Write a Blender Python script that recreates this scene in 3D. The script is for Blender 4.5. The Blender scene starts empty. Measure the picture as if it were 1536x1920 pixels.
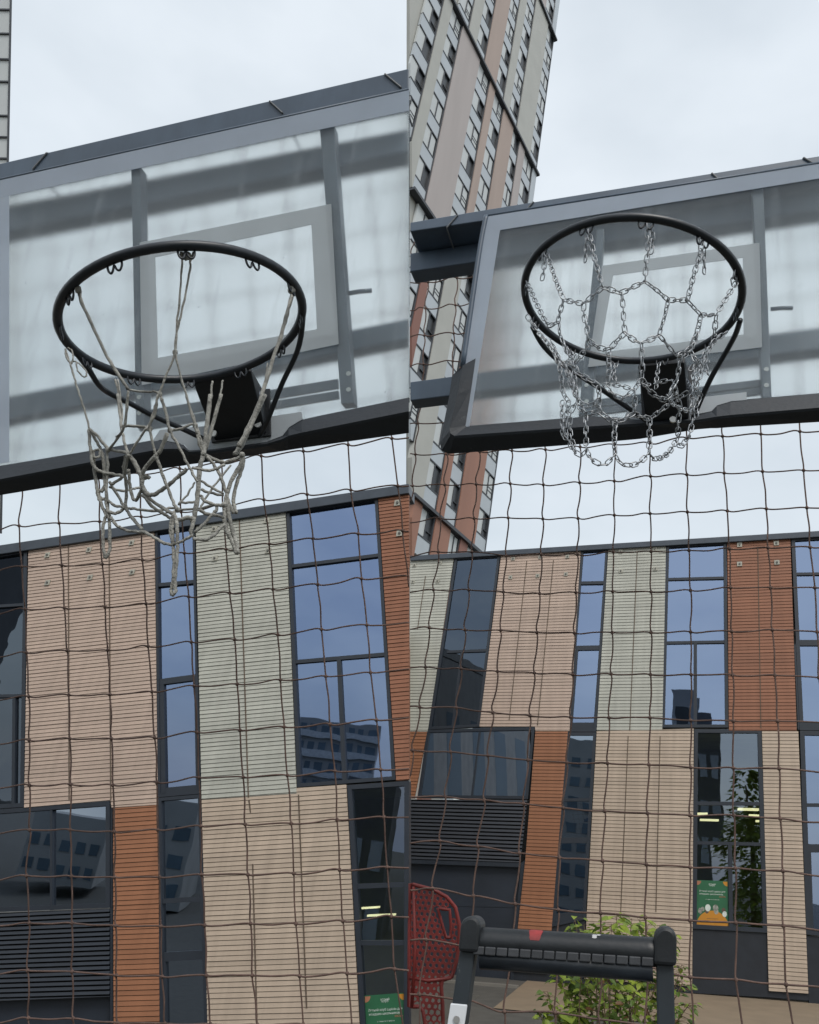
import bpy, bmesh, math, random
import numpy as np
from mathutils import Vector, Matrix

random.seed(7)
SC = bpy.context.scene
COL = SC.collection
F = 1500.0
CX, CY = 768.0, 960.0          # the picture is measured on a 1536 x 1920 grid


def V(*a):
    return np.array(a, float)


def unit(v):
    return v / np.linalg.norm(v)


def cray(px, py):
    return V((px - CX) / F, (CY - py) / F, -1.0)


def cdir(px, py):
    return unit(cray(px, py))


# world axes: z = plumb line of the right-hand building, x along its front, y into the scene
ZC = cdir(1303, -2635)
HC = -cdir(-4875, 1370)
XC = unit(HC - (HC @ ZC) * ZC)
YC = np.cross(ZC, XC)
M = np.array([XC, YC, ZC])
CAM = V(0, 0, 1.6)


def W(c):
    return CAM + M @ c


def ray(px, py):
    return M @ cray(px, py)


class Frame:
    """a plane in the world with two directions on it and its normal"""

    def __init__(s, O, A, B, N=None):
        s.O, s.A, s.B = O, unit(A), unit(B)
        n = unit(np.cross(s.A, s.B))
        if N is None and n @ (CAM - O) < 0:
            n = -n
        s.N = n if N is None else N
        s.inv = np.linalg.inv(np.stack([s.A, s.B, s.N], 1))

    def hit(s, px, py, d=0.0):
        r = ray(px, py)
        t = ((s.O + d * s.N - CAM) @ s.N) / (r @ s.N)
        return CAM + r * t

    def ab(s, px, py, d=0.0):
        q = s.inv @ (s.hit(px, py, d) - s.O)
        return (q[0], q[1])

    def P(s, a, b, d=0.0):
        return s.O + a * s.A + b * s.B + d * s.N

    def off(s, d):
        return Frame(s.O + d * s.N, s.A, s.B, s.N)


# ------------------------------------------------------------------ materials
def nodes_of(name):
    m = bpy.data.materials.new(name)
    m.use_nodes = True
    nt = m.node_tree
    return m, nt, nt.nodes['Principled BSDF']


def set_in(b, **k):
    for n, v in k.items():
        n = n.replace('_', ' ')
        if n in b.inputs:
            b.inputs[n].default_value = v


def mat(name, col, rough=0.6, metal=0.0, var=0.15, vscale=6.0, bump=0.0, bscale=40.0, spec=0.5, stretch=None, rvar=0.0, streak=0.0, speck=None):
    m, nt, b = nodes_of(name)
    N, L = nt.nodes, nt.links
    set_in(b, Roughness=rough, Metallic=metal)
    b.inputs['Specular IOR Level'].default_value = spec
    tc = N.new('ShaderNodeTexCoord')
    src = tc.outputs['Object']
    if stretch:
        mp = N.new('ShaderNodeMapping')
        mp.inputs['Scale'].default_value = stretch
        L.new(src, mp.inputs['Vector'])
        src = mp.outputs['Vector']
    nz = N.new('ShaderNodeTexNoise')
    nz.inputs['Scale'].default_value = vscale
    nz.inputs['Detail'].default_value = 6
    L.new(src, nz.inputs['Vector'])
    rp = N.new('ShaderNodeValToRGB')
    rp.color_ramp.elements[0].position = 0.3
    rp.color_ramp.elements[1].position = 0.72
    lo, hi = 1 - var, 1 + var
    rp.color_ramp.elements[0].color = (*[min(1, c * lo) for c in col], 1)
    rp.color_ramp.elements[1].color = (*[min(1, c * hi) for c in col], 1)
    L.new(nz.outputs['Fac'], rp.inputs['Fac'])
    colour = rp.outputs['Color']
    if streak:          # rain streaks and grime running down the surface
        m2 = N.new('ShaderNodeMapping')
        m2.inputs['Scale'].default_value = (9, 9, .45)
        L.new(tc.outputs['Object'], m2.inputs['Vector'])
        n3 = N.new('ShaderNodeTexNoise')
        n3.inputs['Scale'].default_value = 1.0
        n3.inputs['Detail'].default_value = 8
        n3.inputs['Roughness'].default_value = .65
        L.new(m2.outputs['Vector'], n3.inputs['Vector'])
        r3 = N.new('ShaderNodeMapRange')
        r3.inputs['From Min'].default_value = .3
        r3.inputs['From Max'].default_value = .7
        r3.inputs['To Min'].default_value = 1 - streak
        r3.inputs['To Max'].default_value = 1 + streak * .5
        L.new(n3.outputs['Fac'], r3.inputs['Value'])
        mu = N.new('ShaderNodeVectorMath')
        mu.operation = 'SCALE'
        L.new(colour, mu.inputs[0])
        L.new(r3.outputs['Result'], mu.inputs['Scale'])
        colour = mu.outputs['Vector']
    if speck:           # chips, scuffs and dust: (colour, scale, threshold)
        n4 = N.new('ShaderNodeTexNoise')
        n4.inputs['Scale'].default_value = speck[1]
        n4.inputs['Detail'].default_value = 7
        n4.inputs['Roughness'].default_value = .7
        L.new(tc.outputs['Object'], n4.inputs['Vector'])
        r4 = N.new('ShaderNodeMapRange')
        r4.inputs['From Min'].default_value = speck[2]
        r4.inputs['From Max'].default_value = speck[2] + .06
        L.new(n4.outputs['Fac'], r4.inputs['Value'])
        mx = N.new('ShaderNodeMix')
        mx.data_type = 'RGBA'
        L.new(r4.outputs['Result'], mx.inputs['Factor'])
        L.new(colour, mx.inputs['A'])
        mx.inputs['B'].default_value = (*speck[0], 1)
        colour = mx.outputs['Result']
    L.new(colour, b.inputs['Base Color'])
    if rvar:
        mr = N.new('ShaderNodeMapRange')
        mr.inputs['To Min'].default_value = max(0, rough - rvar)
        mr.inputs['To Max'].default_value = min(1, rough + rvar)
        L.new(nz.outputs['Fac'], mr.inputs['Value'])
        L.new(mr.outputs['Result'], b.inputs['Roughness'])
    if bump:
        n2 = N.new('ShaderNodeTexNoise')
        n2.inputs['Scale'].default_value = bscale
        n2.inputs['Detail'].default_value = 4
        L.new(src, n2.inputs['Vector'])
        bp = N.new('ShaderNodeBump')
        bp.inputs['Strength'].default_value = bump
        bp.inputs['Distance'].default_value = 0.01
        L.new(n2.outputs['Fac'], bp.inputs['Height'])
        L.new(bp.outputs['Normal'], b.inputs['Normal'])
    return m


def glass_mat(name, tint=(0.29, 0.375, 0.56), through=0.35, thin=(0.5, 0.6, 0.55), wav=0.018, wscale=1.3):
    """coated window glass: tinted mirror over a tinted see-through sheet"""
    m = bpy.data.materials.new(name)
    m.use_nodes = True
    nt = m.node_tree
    N, L = nt.nodes, nt.links
    N.clear()
    out = N.new('ShaderNodeOutputMaterial')
    mix = N.new('ShaderNodeMixShader')
    mix.inputs['Fac'].default_value = through
    gl = N.new('ShaderNodeBsdfGlossy')
    gl.inputs['Color'].default_value = (*tint, 1)
    gl.inputs['Roughness'].default_value = 0.01
    tr = N.new('ShaderNodeBsdfTransparent')
    tr.inputs['Color'].default_value = (*thin, 1)
    tc = N.new('ShaderNodeTexCoord')
    nz = N.new('ShaderNodeTexNoise')
    nz.inputs['Scale'].default_value = wscale
    nz.inputs['Detail'].default_value = 2
    bp = N.new('ShaderNodeBump')
    bp.inputs['Strength'].default_value = wav
    bp.inputs['Distance'].default_value = 0.1
    L.new(tc.outputs['Object'], nz.inputs['Vector'])
    L.new(nz.outputs['Fac'], bp.inputs['Height'])
    L.new(bp.outputs['Normal'], gl.inputs['Normal'])
    L.new(gl.outputs[0], mix.inputs[1])
    L.new(tr.outputs[0], mix.inputs[2])
    L.new(mix.outputs[0], out.inputs['Surface'])
    return m


def board_mat():
    """scuffed polycarbonate: slightly rough refraction under a thin milky film"""
    m = bpy.data.materials.new('scuffed polycarbonate')
    m.use_nodes = True
    nt = m.node_tree
    N, L = nt.nodes, nt.links
    N.clear()
    out = N.new('ShaderNodeOutputMaterial')
    rf = N.new('ShaderNodeBsdfRefraction')
    rf.inputs['IOR'].default_value = 1.3
    rf.inputs['Roughness'].default_value = 0.235
    rf.inputs['Color'].default_value = (0.955, 0.975, 0.965, 1)
    tc = N.new('ShaderNodeTexCoord')
    nz = N.new('ShaderNodeTexNoise')
    nz.inputs['Scale'].default_value = 5
    nz.inputs['Detail'].default_value = 5
    L.new(tc.outputs['Object'], nz.inputs['Vector'])
    mr = N.new('ShaderNodeMapRange')
    mr.inputs['To Min'].default_value = 0.11
    mr.inputs['To Max'].default_value = 0.22
    L.new(nz.outputs['Fac'], mr.inputs['Value'])
    df = N.new('ShaderNodeBsdfDiffuse')
    df.inputs['Color'].default_value = (0.74, 0.82, 0.90, 1)
    tl = N.new('ShaderNodeBsdfTranslucent')
    tl.inputs['Color'].default_value = (0.80, 0.85, 0.89, 1)
    m1 = N.new('ShaderNodeMixShader')
    m1.inputs['Fac'].default_value = 0.5
    L.new(df.outputs[0], m1.inputs[1])
    L.new(tl.outputs[0], m1.inputs[2])
    m2 = N.new('ShaderNodeMixShader')
    mp = N.new('ShaderNodeMapping')
    mp.inputs['Scale'].default_value = (26, 26, 1.6)
    L.new(tc.outputs['Object'], mp.inputs['Vector'])
    n2 = N.new('ShaderNodeTexNoise')
    n2.inputs['Scale'].default_value = 1.0
    n2.inputs['Detail'].default_value = 7
    L.new(mp.outputs['Vector'], n2.inputs['Vector'])
    r2 = N.new('ShaderNodeMapRange')
    r2.inputs['From Min'].default_value = .55
    r2.inputs['From Max'].default_value = .75
    r2.inputs['To Max'].default_value = .12
    L.new(n2.outputs['Fac'], r2.inputs['Value'])
    n3 = N.new('ShaderNodeTexNoise')
    n3.inputs['Scale'].default_value = 38
    n3.inputs['Detail'].default_value = 8
    n3.inputs['Roughness'].default_value = .75
    L.new(tc.outputs['Object'], n3.inputs['Vector'])
    r3 = N.new('ShaderNodeMapRange')
    r3.inputs['From Min'].default_value = .64
    r3.inputs['From Max'].default_value = .70
    r3.inputs['To Max'].default_value = .16
    L.new(n3.outputs['Fac'], r3.inputs['Value'])
    a1 = N.new('ShaderNodeMath')
    a1.operation = 'ADD'
    a2 = N.new('ShaderNodeMath')
    a2.operation = 'ADD'
    L.new(r2.outputs['Result'], a1.inputs[0])
    L.new(r3.outputs['Result'], a1.inputs[1])
    L.new(a1.outputs[0], a2.inputs[0])
    L.new(mr.outputs['Result'], a2.inputs[1])
    L.new(a2.outputs[0], m2.inputs['Fac'])
    L.new(rf.outputs[0], m2.inputs[1])
    L.new(m1.outputs[0], m2.inputs[2])
    L.new(m2.outputs[0], out.inputs['Surface'])
    return m


def film_mat(name, col, through):
    m = bpy.data.materials.new(name)
    m.use_nodes = True
    nt = m.node_tree
    N, L = nt.nodes, nt.links
    N.clear()
    out = N.new('ShaderNodeOutputMaterial')
    df = N.new('ShaderNodeBsdfDiffuse')
    tl = N.new('ShaderNodeBsdfTranslucent')
    tr = N.new('ShaderNodeBsdfTransparent')
    tc = N.new('ShaderNodeTexCoord')
    nz = N.new('ShaderNodeTexNoise')
    nz.inputs['Scale'].default_value = 9
    nz.inputs['Detail'].default_value = 6
    rp = N.new('ShaderNodeValToRGB')
    rp.color_ramp.elements[0].color = (*[c * 0.9 for c in col], 1)
    rp.color_ramp.elements[1].color = (*[min(1, c * 1.08) for c in col], 1)
    L.new(tc.outputs['Object'], nz.inputs['Vector'])
    L.new(nz.outputs['Fac'], rp.inputs['Fac'])
    L.new(rp.outputs['Color'], df.inputs['Color'])
    L.new(rp.outputs['Color'], tl.inputs['Color'])
    a = N.new('ShaderNodeMixShader')
    a.inputs['Fac'].default_value = 0.4
    L.new(df.outputs[0], a.inputs[1])
    L.new(tl.outputs[0], a.inputs[2])
    b = N.new('ShaderNodeMixShader')
    b.inputs['Fac'].default_value = through
    L.new(a.outputs[0], b.inputs[1])
    L.new(tr.outputs[0], b.inputs[2])
    L.new(b.outputs[0], out.inputs['Surface'])
    return m


def leaf_mat(name, col):
    m, nt, b = nodes_of(name)
    N, L = nt.nodes, nt.links
    oi = N.new('ShaderNodeTexCoord')
    nz = N.new('ShaderNodeTexNoise')
    nz.inputs['Scale'].default_value = 11
    nz.inputs['Detail'].default_value = 3
    L.new(oi.outputs['Object'], nz.inputs['Vector'])
    rp = N.new('ShaderNodeValToRGB')
    rp.color_ramp.elements[0].position = 0.3
    rp.color_ramp.elements[1].position = 0.7
    rp.color_ramp.elements[0].color = (col[0] * .55, col[1] * .6, col[2] * .6, 1)
    rp.color_ramp.elements[1].color = (col[0] * 1.5, col[1] * 1.35, col[2] * 1.2, 1)
    L.new(nz.outputs['Fac'], rp.inputs['Fac'])
    L.new(rp.outputs['Color'], b.inputs['Base Color'])
    b.inputs['Roughness'].default_value = 0.5
    tl = N.new('ShaderNodeBsdfTranslucent')
    L.new(rp.outputs['Color'], tl.inputs['Color'])
    mx = N.new('ShaderNodeMixShader')
    mx.inputs['Fac'].default_value = 0.35
    out = [n for n in N if n.type == 'OUTPUT_MATERIAL'][0]
    L.new(b.outputs[0], mx.inputs[1])
    L.new(tl.outputs[0], mx.inputs[2])
    L.new(mx.outputs[0], out.inputs['Surface'])
    return m


def lamp_mat(name, col, s):
    m, nt, b = nodes_of(name)
    b.inputs['Emission Color'].default_value = (*col, 1)
    b.inputs['Emission Strength'].default_value = s
    return m


MT = dict(
    groove=mat('brown shadow gap backing', (0.115, 0.085, 0.062), 0.9),
    dframe=mat('dark slate window frame', (0.019, 0.025, 0.035), 0.45, var=.1),
    coping=mat('slate grey coping metal', (0.06, 0.072, 0.088), 0.4, var=.12, metal=.3),
    louvre=mat('slate louvre slats', (0.015, 0.020, 0.029), 0.5),
    door=mat('slate door leaf', (0.017, 0.023, 0.034), 0.5, var=.2, vscale=2),
    plinth=mat('dark plinth panels', (0.012, 0.016, 0.023), 0.6, var=.2),
    render=mat('pale render wall', (0.46, 0.45, 0.43), 0.8, var=.08, streak=.15),
    concrete=mat('grey core wall', (0.14, 0.135, 0.13), 0.9),
    dark=mat('near black sheet for unlit depth', (0.012, 0.014, 0.016), 0.9),  # sheet backing panes and slats; the dimness behind them is in its colour
    room=mat('olive room walls', (0.22, 0.23, 0.09), 0.8, var=.35, vscale=1.2),
    glass=glass_mat('coated window glass'),
    glassd=glass_mat('darker coated window glass', (0.30, 0.365, 0.46), .22, (.45, .5, .45), .012, 1.3),
    reflected_dark=glass_mat('smoked window glass', (0.105, 0.130, 0.165), .22, (.45, .5, .45), .03, 2.0),  # tint darkened to stand for the reflection of tall dark blocks
    glasslow=glass_mat('ground floor glass', (0.29, 0.35, 0.45), .55, (.85, .92, .75), .012, 1.4),
    steel=mat('dark powder coated steel', (0.080, 0.112, 0.155), 0.42, var=.16, vscale=5, rvar=.12, streak=.2, speck=((.16, .17, .18), 22, .67)),
    bar=mat('grey steel bar', (0.13, 0.155, 0.19), 0.4, metal=.2, var=.14, vscale=9),
    black=mat('black coated rim steel', (0.014, 0.019, 0.026), 0.38, var=.3, vscale=14, bump=.08, bscale=60, speck=((.075, .06, .052), 34, .655), rvar=.15),
    bracket=mat('black bracket steel', (0.010, 0.013, 0.017), 0.5, var=.3, vscale=10, speck=((.06, .055, .05), 26, .66)),
    pad=mat('black foam padding', (0.020, 0.026, 0.034), 0.6, var=.25, vscale=6, bump=.12, bscale=70, speck=((.075, .08, .085), 19, .65), rvar=.12),
    board=board_mat(),
    paint=film_mat('frosted grey paint band', (0.60, 0.67, 0.76), .25),
    paint2=film_mat('frosted grey paint square', (0.60, 0.65, 0.68), .26),
    lip=mat('grey plastic mount plate', (0.36, 0.40, 0.43), 0.5, var=.08),
    zinc=mat('zinc bolt', (0.62, 0.62, 0.6), 0.35, metal=.8),
    chain=mat('galvanised chain', (0.32, 0.335, 0.35), 0.36, metal=.85, var=.25, vscale=60),
    rope=mat('weathered white rope', (0.31, 0.307, 0.28), 0.9, var=.42, vscale=55, bump=.5, bscale=260),
    cord=mat('brown netting cord', (0.125, 0.076, 0.060), 0.75, var=.3, vscale=30, bump=.3, bscale=300),
    tie=mat('grey cable tie', (0.16, 0.17, 0.18), 0.6),
    plate=mat('pale anchor plate', (0.38, 0.37, 0.31), 0.5, var=.2),
    platehole=mat('dark plate centre', (0.10, 0.10, 0.09), 0.6),
    redplastic=mat('faded red plastic', (0.185, 0.022, 0.018), 0.55, var=.4, vscale=7, streak=.3, speck=((.16, .10, .085), 28, .63), rvar=.15),
    grip=mat('black moulded plastic', (0.012, 0.015, 0.018), 0.45, var=.3, vscale=14, bump=.05, bscale=110, speck=((.07, .07, .068), 40, .67), rvar=.12),
    gripgrey=mat('grey grip rib', (0.050, 0.054, 0.060), 0.5, var=.2, vscale=30),  # ribs in a lighter grey than the grip
    post=mat('dark grey tube', (0.024, 0.032, 0.039), 0.5, var=.2, vscale=10, speck=((.10, .10, .10), 45, .66)),
    white=mat('white plastic sleeve', (0.72, 0.75, 0.78), 0.4, var=.05),
    redmark=mat('red paint scuff', (0.26, 0.03, 0.03), 0.6, var=.4, vscale=40),
    scuff=mat('white scuff', (0.45, 0.45, 0.45), 0.7),
    leaf=leaf_mat('young green leaves', (0.235, 0.325, 0.045)),
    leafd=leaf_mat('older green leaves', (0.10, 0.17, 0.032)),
    leafr=leaf_mat('reddish leaf tips', (0.13, 0.07, 0.03)),
    stem=mat('brown stems', (0.13, 0.085, 0.05), 0.8),
    pave=mat('tan paving', (0.225, 0.172, 0.115), 0.85, var=.10, vscale=3, bump=.15, bscale=120),
    asphalt=mat('grey asphalt', (0.080, 0.076, 0.066), 0.9, var=.16, vscale=5, bump=.3, bscale=200),
    kerb=mat('pale kerb stone', (0.17, 0.16, 0.14), 0.85, var=.1),
    poster=mat('green poster print', (0.020, 0.115, 0.050), 0.5, var=.12, vscale=5),
    postor=mat('orange poster print', (0.50, 0.215, 0.02), 0.5, var=.06),
    postpk=mat('salmon poster print', (0.36, 0.15, 0.085), 0.5),
    posttx=mat('white poster print', (0.62, 0.68, 0.62), 0.5),
    postgr=mat('grey poster print', (0.26, 0.27, 0.23), 0.6, var=.5, vscale=30),
    light=lamp_mat('ceiling light panel', (1.0, 0.93, 0.62), 1.5),
    tgrey=mat('greenish grey tower panels', (0.41, 0.415, 0.385), 0.6, var=.05, vscale=.7),
    tpinkgrey=mat('pinkish grey tower panels', (0.40, 0.362, 0.348), 0.6, var=.06, vscale=.7, stretch=(1, 1, .15)),
    tpink=mat('dusty pink tower panels', (0.385, 0.305, 0.262), 0.6, var=.06, vscale=.7, stretch=(1, 1, .15)),
    tbrown=mat('brown tower panels', (0.235, 0.110, 0.082), 0.6, var=.08, vscale=.7, stretch=(1, 1, .15)),
    torange=mat('terracotta tower panels', (0.30, 0.150, 0.102), 0.6, var=.08, vscale=.7, stretch=(1, 1, .15)),
    tspan=mat('pale blue spandrel', (0.43, 0.475, 0.51), 0.4, var=.06, vscale=.5),
    tpale=mat('pale window panel', (0.52, 0.55, 0.55), 0.35, var=.05, vscale=.5),
    tframe=mat('thin dark mullion', (0.045, 0.05, 0.058), 0.5),
    tglass=glass_mat('tower glass', (0.62, 0.66, 0.68), .25, (.6, .6, .6), .05, .4),
    tdark=mat('open dark window', (0.030, 0.034, 0.038), 0.35, var=.4, vscale=1.2),
    farwall=mat('dark far flats wall', (0.10, 0.105, 0.115), 0.7, var=.15, vscale=.3),
    farwall2=mat('grey far flats wall', (0.34, 0.34, 0.33), 0.7, var=.15, vscale=.3),
    farlight=mat('pale far balcony', (0.60, 0.61, 0.60), 0.7),
    farblue=mat('blue grey far glass', (0.10, 0.15, 0.19), 0.3, var=.3, vscale=.4),
    bark=mat('dark bark', (0.06, 0.045, 0.035), 0.9),
)


for nm, word, c in (('peach', 'peach', (0.455, 0.350, 0.282)), ('beige', 'beige', (0.445, 0.357, 0.275)), ('green', 'pale green', (0.425, 0.427, 0.372)),
                   ('orange', 'orange', (0.285, 0.125, 0.063)), ('red', 'brick red', (0.262, 0.112, 0.062))):
    for k, g in enumerate((1.0, .93, 1.06)):      # boards from three batches
        MT[nm + 'abc'[k]] = mat(word + ' cladding board ' + 'abc'[k], [x * g for x in c], 0.55, var=.05, vscale=2.0, bump=.05, streak=.13, spec=.35)


# ------------------------------------------------------------------ mesh helper
class MB:
    def __init__(s):
        s.v, s.f, s.m = [], [], []

    def add(s, vs, fs, mi=0):
        o = len(s.v)
        s.v += [np.asarray(p, float) for p in vs]
        for f in fs:
            s.f.append([o + i for i in f])
            s.m.append(mi)

    def prism(s, top, bot, mi=0, cap=True, back=True):
        n = len(top)
        fs = [[i, (i + 1) % n, n + (i + 1) % n, n + i] for i in range(n)]
        if cap:
            fs.append(list(range(n)))
        if back:
            fs.append([n + i for i in range(n)][::-1])
        s.add(list(top) + list(bot), fs, mi)

    def poly(s, fr, ab, d0, d1, mi=0):
        s.prism([fr.P(a, b, d1) for a, b in ab], [fr.P(a, b, d0) for a, b in ab], mi)

    def pxpoly(s, fr, pts, d0, d1, mi=0):
        s.poly(fr, [fr.ab(x, y, d1) for x, y in pts], d0, d1, mi)

    def sheet(s, fr, ab, d, mi=0):
        s.add([fr.P(a, b, d) for a, b in ab], [list(range(len(ab)))], mi)

    def tube(s, pts, r, n=6, mi=0, closed=False, cap=True):
        P = [np.asarray(p, float) for p in pts]
        k = len(P)
        if k < 2:
            return
        rr = r if hasattr(r, '__len__') else [r] * k
        T = []
        for i in range(k):
            if closed:
                t = P[(i + 1) % k] - P[i - 1]
            else:
                t = P[min(k - 1, i + 1)] - P[max(0, i - 1)]
            l = np.linalg.norm(t)
            T.append(t / l if l > 1e-9 else V(0, 0, 1))
        u = np.cross(T[0], V(0.31, 0.52, 0.79))
        u = unit(u)
        vs = []
        for i in range(k):
            u = u - (u @ T[i]) * T[i]
            u = unit(u)
            w = np.cross(T[i], u)
            for j in range(n):
                a = 2 * math.pi * j / n
                vs.append(P[i] + rr[i] * (math.cos(a) * u + math.sin(a) * w))
        fs = []
        for i in range(k if closed else k - 1):
            i2 = (i + 1) % k
            for j in range(n):
                j2 = (j + 1) % n
                fs.append([i * n + j, i * n + j2, i2 * n + j2, i2 * n + j])
        if not closed and cap:
            fs.append(list(range(n))[::-1])
            fs.append([(k - 1) * n + j for j in range(n)])
        s.add(vs, fs, mi)

    def blob(s, c, r, mi=0, n=6, ax=(1, 1, 1)):
        vs, fs = [], []
        for i in range(1, 4):
            th = math.pi * i / 4
            for j in range(n):
                ph = 2 * math.pi * j / n
                vs.append(c + r * V(ax[0] * math.sin(th) * math.cos(ph), ax[1] * math.sin(th) * math.sin(ph), ax[2] * math.cos(th)))
        vs.append(c + V(0, 0, r * ax[2]))
        vs.append(c - V(0, 0, r * ax[2]))
        t, b = 3 * n, 3 * n + 1
        for j in range(n):
            j2 = (j + 1) % n
            fs.append([t, j, j2])
            fs.append([j, n + j, n + j2, j2])
            fs.append([n + j, 2 * n + j, 2 * n + j2, n + j2])
            fs.append([b, 2 * n + j2, 2 * n + j])
        s.add(vs, fs, mi)

    def disc(s, c, nrm, r, h, n=12, mi=0):
        nrm = unit(nrm)
        u = unit(np.cross(nrm, V(.3, .5, .8)))
        w = np.cross(nrm, u)
        ring = [c + r * (math.cos(2 * math.pi * i / n) * u + math.sin(2 * math.pi * i / n) * w) for i in range(n)]
        s.prism([p + nrm * h for p in ring], ring, mi)

    def hull(s, pts, mi=0):
        bm = bmesh.new()
        for p in pts:
            bm.verts.new(p)
        bmesh.ops.convex_hull(bm, input=list(bm.verts))
        bm.verts.index_update()
        vs = [np.array(v.co) for v in bm.verts]
        s.add(vs, [[v.index for v in f.verts] for f in bm.faces], mi)
        bm.free()

    def build(s, name, mats, parent=None, smooth=False, fix=True, bevel=0.0):
        """one mesh object; a top-level one gets its origin at its own foot"""
        if not isinstance(mats, (list, tuple)):
            mats = [mats]
        A = np.array(s.v)
        org = V(0, 0, 0)
        if parent is None:
            org = V((A[:, 0].min() + A[:, 0].max()) / 2, (A[:, 1].min() + A[:, 1].max()) / 2, A[:, 2].min())
        else:
            q = parent
            while q is not None:
                org = org + np.array(q.location)
                q = q.parent
        me = bpy.data.meshes.new(name)
        me.from_pydata([tuple(p - org) for p in A], [], s.f)
        for m in mats:
            me.materials.append(MT[m])
        me.polygons.foreach_set('material_index', s.m)
        if smooth:
            me.polygons.foreach_set('use_smooth', [True] * len(s.f))
        if fix:
            bm = bmesh.new()
            bm.from_mesh(me)
            bmesh.ops.recalc_face_normals(bm, faces=list(bm.faces))
            bm.to_mesh(me)
            bm.free()
        me.update()
        o = bpy.data.objects.new(name, me)
        COL.objects.link(o)
        if parent is None:
            o.location = org
        else:
            o.parent = parent
        if bevel:
            b = o.modifiers.new('bevel', 'BEVEL')
            b.width = bevel
            b.segments = 2
            b.limit_method = 'ANGLE'
        return o


def tag(o, label, cat, group=None, kind=None):
    o['label'] = label
    if cat:
        o['category'] = cat
    if group:
        o['group'] = group
    if kind:
        o['kind'] = kind
    return o


def thing(name, loc, label, cat, group=None):
    o = bpy.data.objects.new(name, None)
    o.empty_display_size = 0.2
    COL.objects.link(o)
    o.location = loc
    return tag(o, label, cat, group)


def smooth_path(P, k=4):
    """Catmull-Rom through the points"""
    P = [np.asarray(p, float) for p in P]
    if len(P) < 3:
        return P
    out = []
    for i in range(len(P) - 1):
        p0, p1, p2, p3 = P[max(0, i - 1)], P[i], P[i + 1], P[min(len(P) - 1, i + 2)]
        for j in range(k):
            t = j / k
            out.append(0.5 * ((2 * p1) + (p2 - p0) * t + (2 * p0 - 5 * p1 + 4 * p2 - p3) * t * t + (3 * p1 - p0 - 3 * p2 + p3) * t ** 3))
    out.append(P[-1])
    return out


def clip_band(ab, lo, hi, ax=1):
    def cut(poly, val, keep_above):
        o = []
        for i in range(len(poly)):
            p, q = poly[i], poly[(i + 1) % len(poly)]
            ip = (p[ax] >= val) == keep_above
            iq = (q[ax] >= val) == keep_above
            if ip:
                o.append(p)
            if ip != iq:
                t = (val - p[ax]) / (q[ax] - p[ax])
                o.append((p[0] + t * (q[0] - p[0]), p[1] + t * (q[1] - p[1])))
        return o
    r = cut(ab, lo, True)
    if len(r) >= 3:
        r = cut(r, hi, False)
    return r if len(r) >= 3 else None


def inset(ab, w):
    """polygon moved inwards by w (w may be one value per edge)"""
    n = len(ab)
    ws = w if hasattr(w, '__len__') else [w] * n
    area = sum(ab[i][0] * ab[(i + 1) % n][1] - ab[(i + 1) % n][0] * ab[i][1] for i in range(n))
    sg = 1 if area > 0 else -1
    lines = []
    for i in range(n):
        p, q = np.array(ab[i]), np.array(ab[(i + 1) % n])
        t = unit(q - p)
        nr = V(-t[1], t[0]) * sg
        lines.append((p + nr * ws[i], t))
    out = []
    for i in range(n):
        (p, t), (q, u) = lines[i - 1], lines[i]
        A = np.array([[t[0], -u[0]], [t[1], -u[1]]])
        s = np.linalg.solve(A, q - p)
        out.append(tuple(p + t * s[0]))
    return out


# ------------------------------------------------------------------ facade pieces
def siding(fr, px, colour, parent, pitch, gap, seams=(), d0=-0.02, d1=0.022, name='cladding_panel'):
    ab = [fr.ab(x, y, d1) for x, y in px]
    mb = MB()
    mb.sheet(fr, ab, d0, 1)
    lo, hi = min(p[1] for p in ab), max(p[1] for p in ab)
    k = math.floor(lo / pitch)
    while k * pitch < hi:
        b0, b1 = k * pitch, (k + 1) * pitch - gap
        p = clip_band(ab, b0, b1)
        k += 1
        if not p:
            continue
        j = random.uniform(-.0015, .0015)
        top = [fr.P(a, b, d1 + j - 0.006 * (b - b0) / (b1 - b0)) for a, b in p]
        bot = [fr.P(a, b, d0 + .002) for a, b in p]
        mb.prism(top, bot, random.choice((0, 0, 0, 2, 3)), back=False)
    for (x0, y0, x1, y1) in seams:      # narrow vertical cover strips over the board joints
        a0, b0 = fr.ab(x0, y0, d1)
        a1, b1 = fr.ab(x1, y1, d1)
        w = 0.007
        mb.poly(fr, [(a0 - w, b0), (a0 + w, b0), (a1 + w, b1), (a1 - w, b1)], d1 - .004, d1 + .004, 1)
    return mb.build(name, [colour + 'a', 'groove', colour + 'b', colour + 'c'], parent)


def strip_ab(p, q, w):
    p, q = np.array(p), np.array(q)
    t = unit(q - p)
    n = V(-t[1], t[0]) * w / 2
    return [tuple(p + n), tuple(q + n), tuple(q - n), tuple(p - n)]


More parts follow.
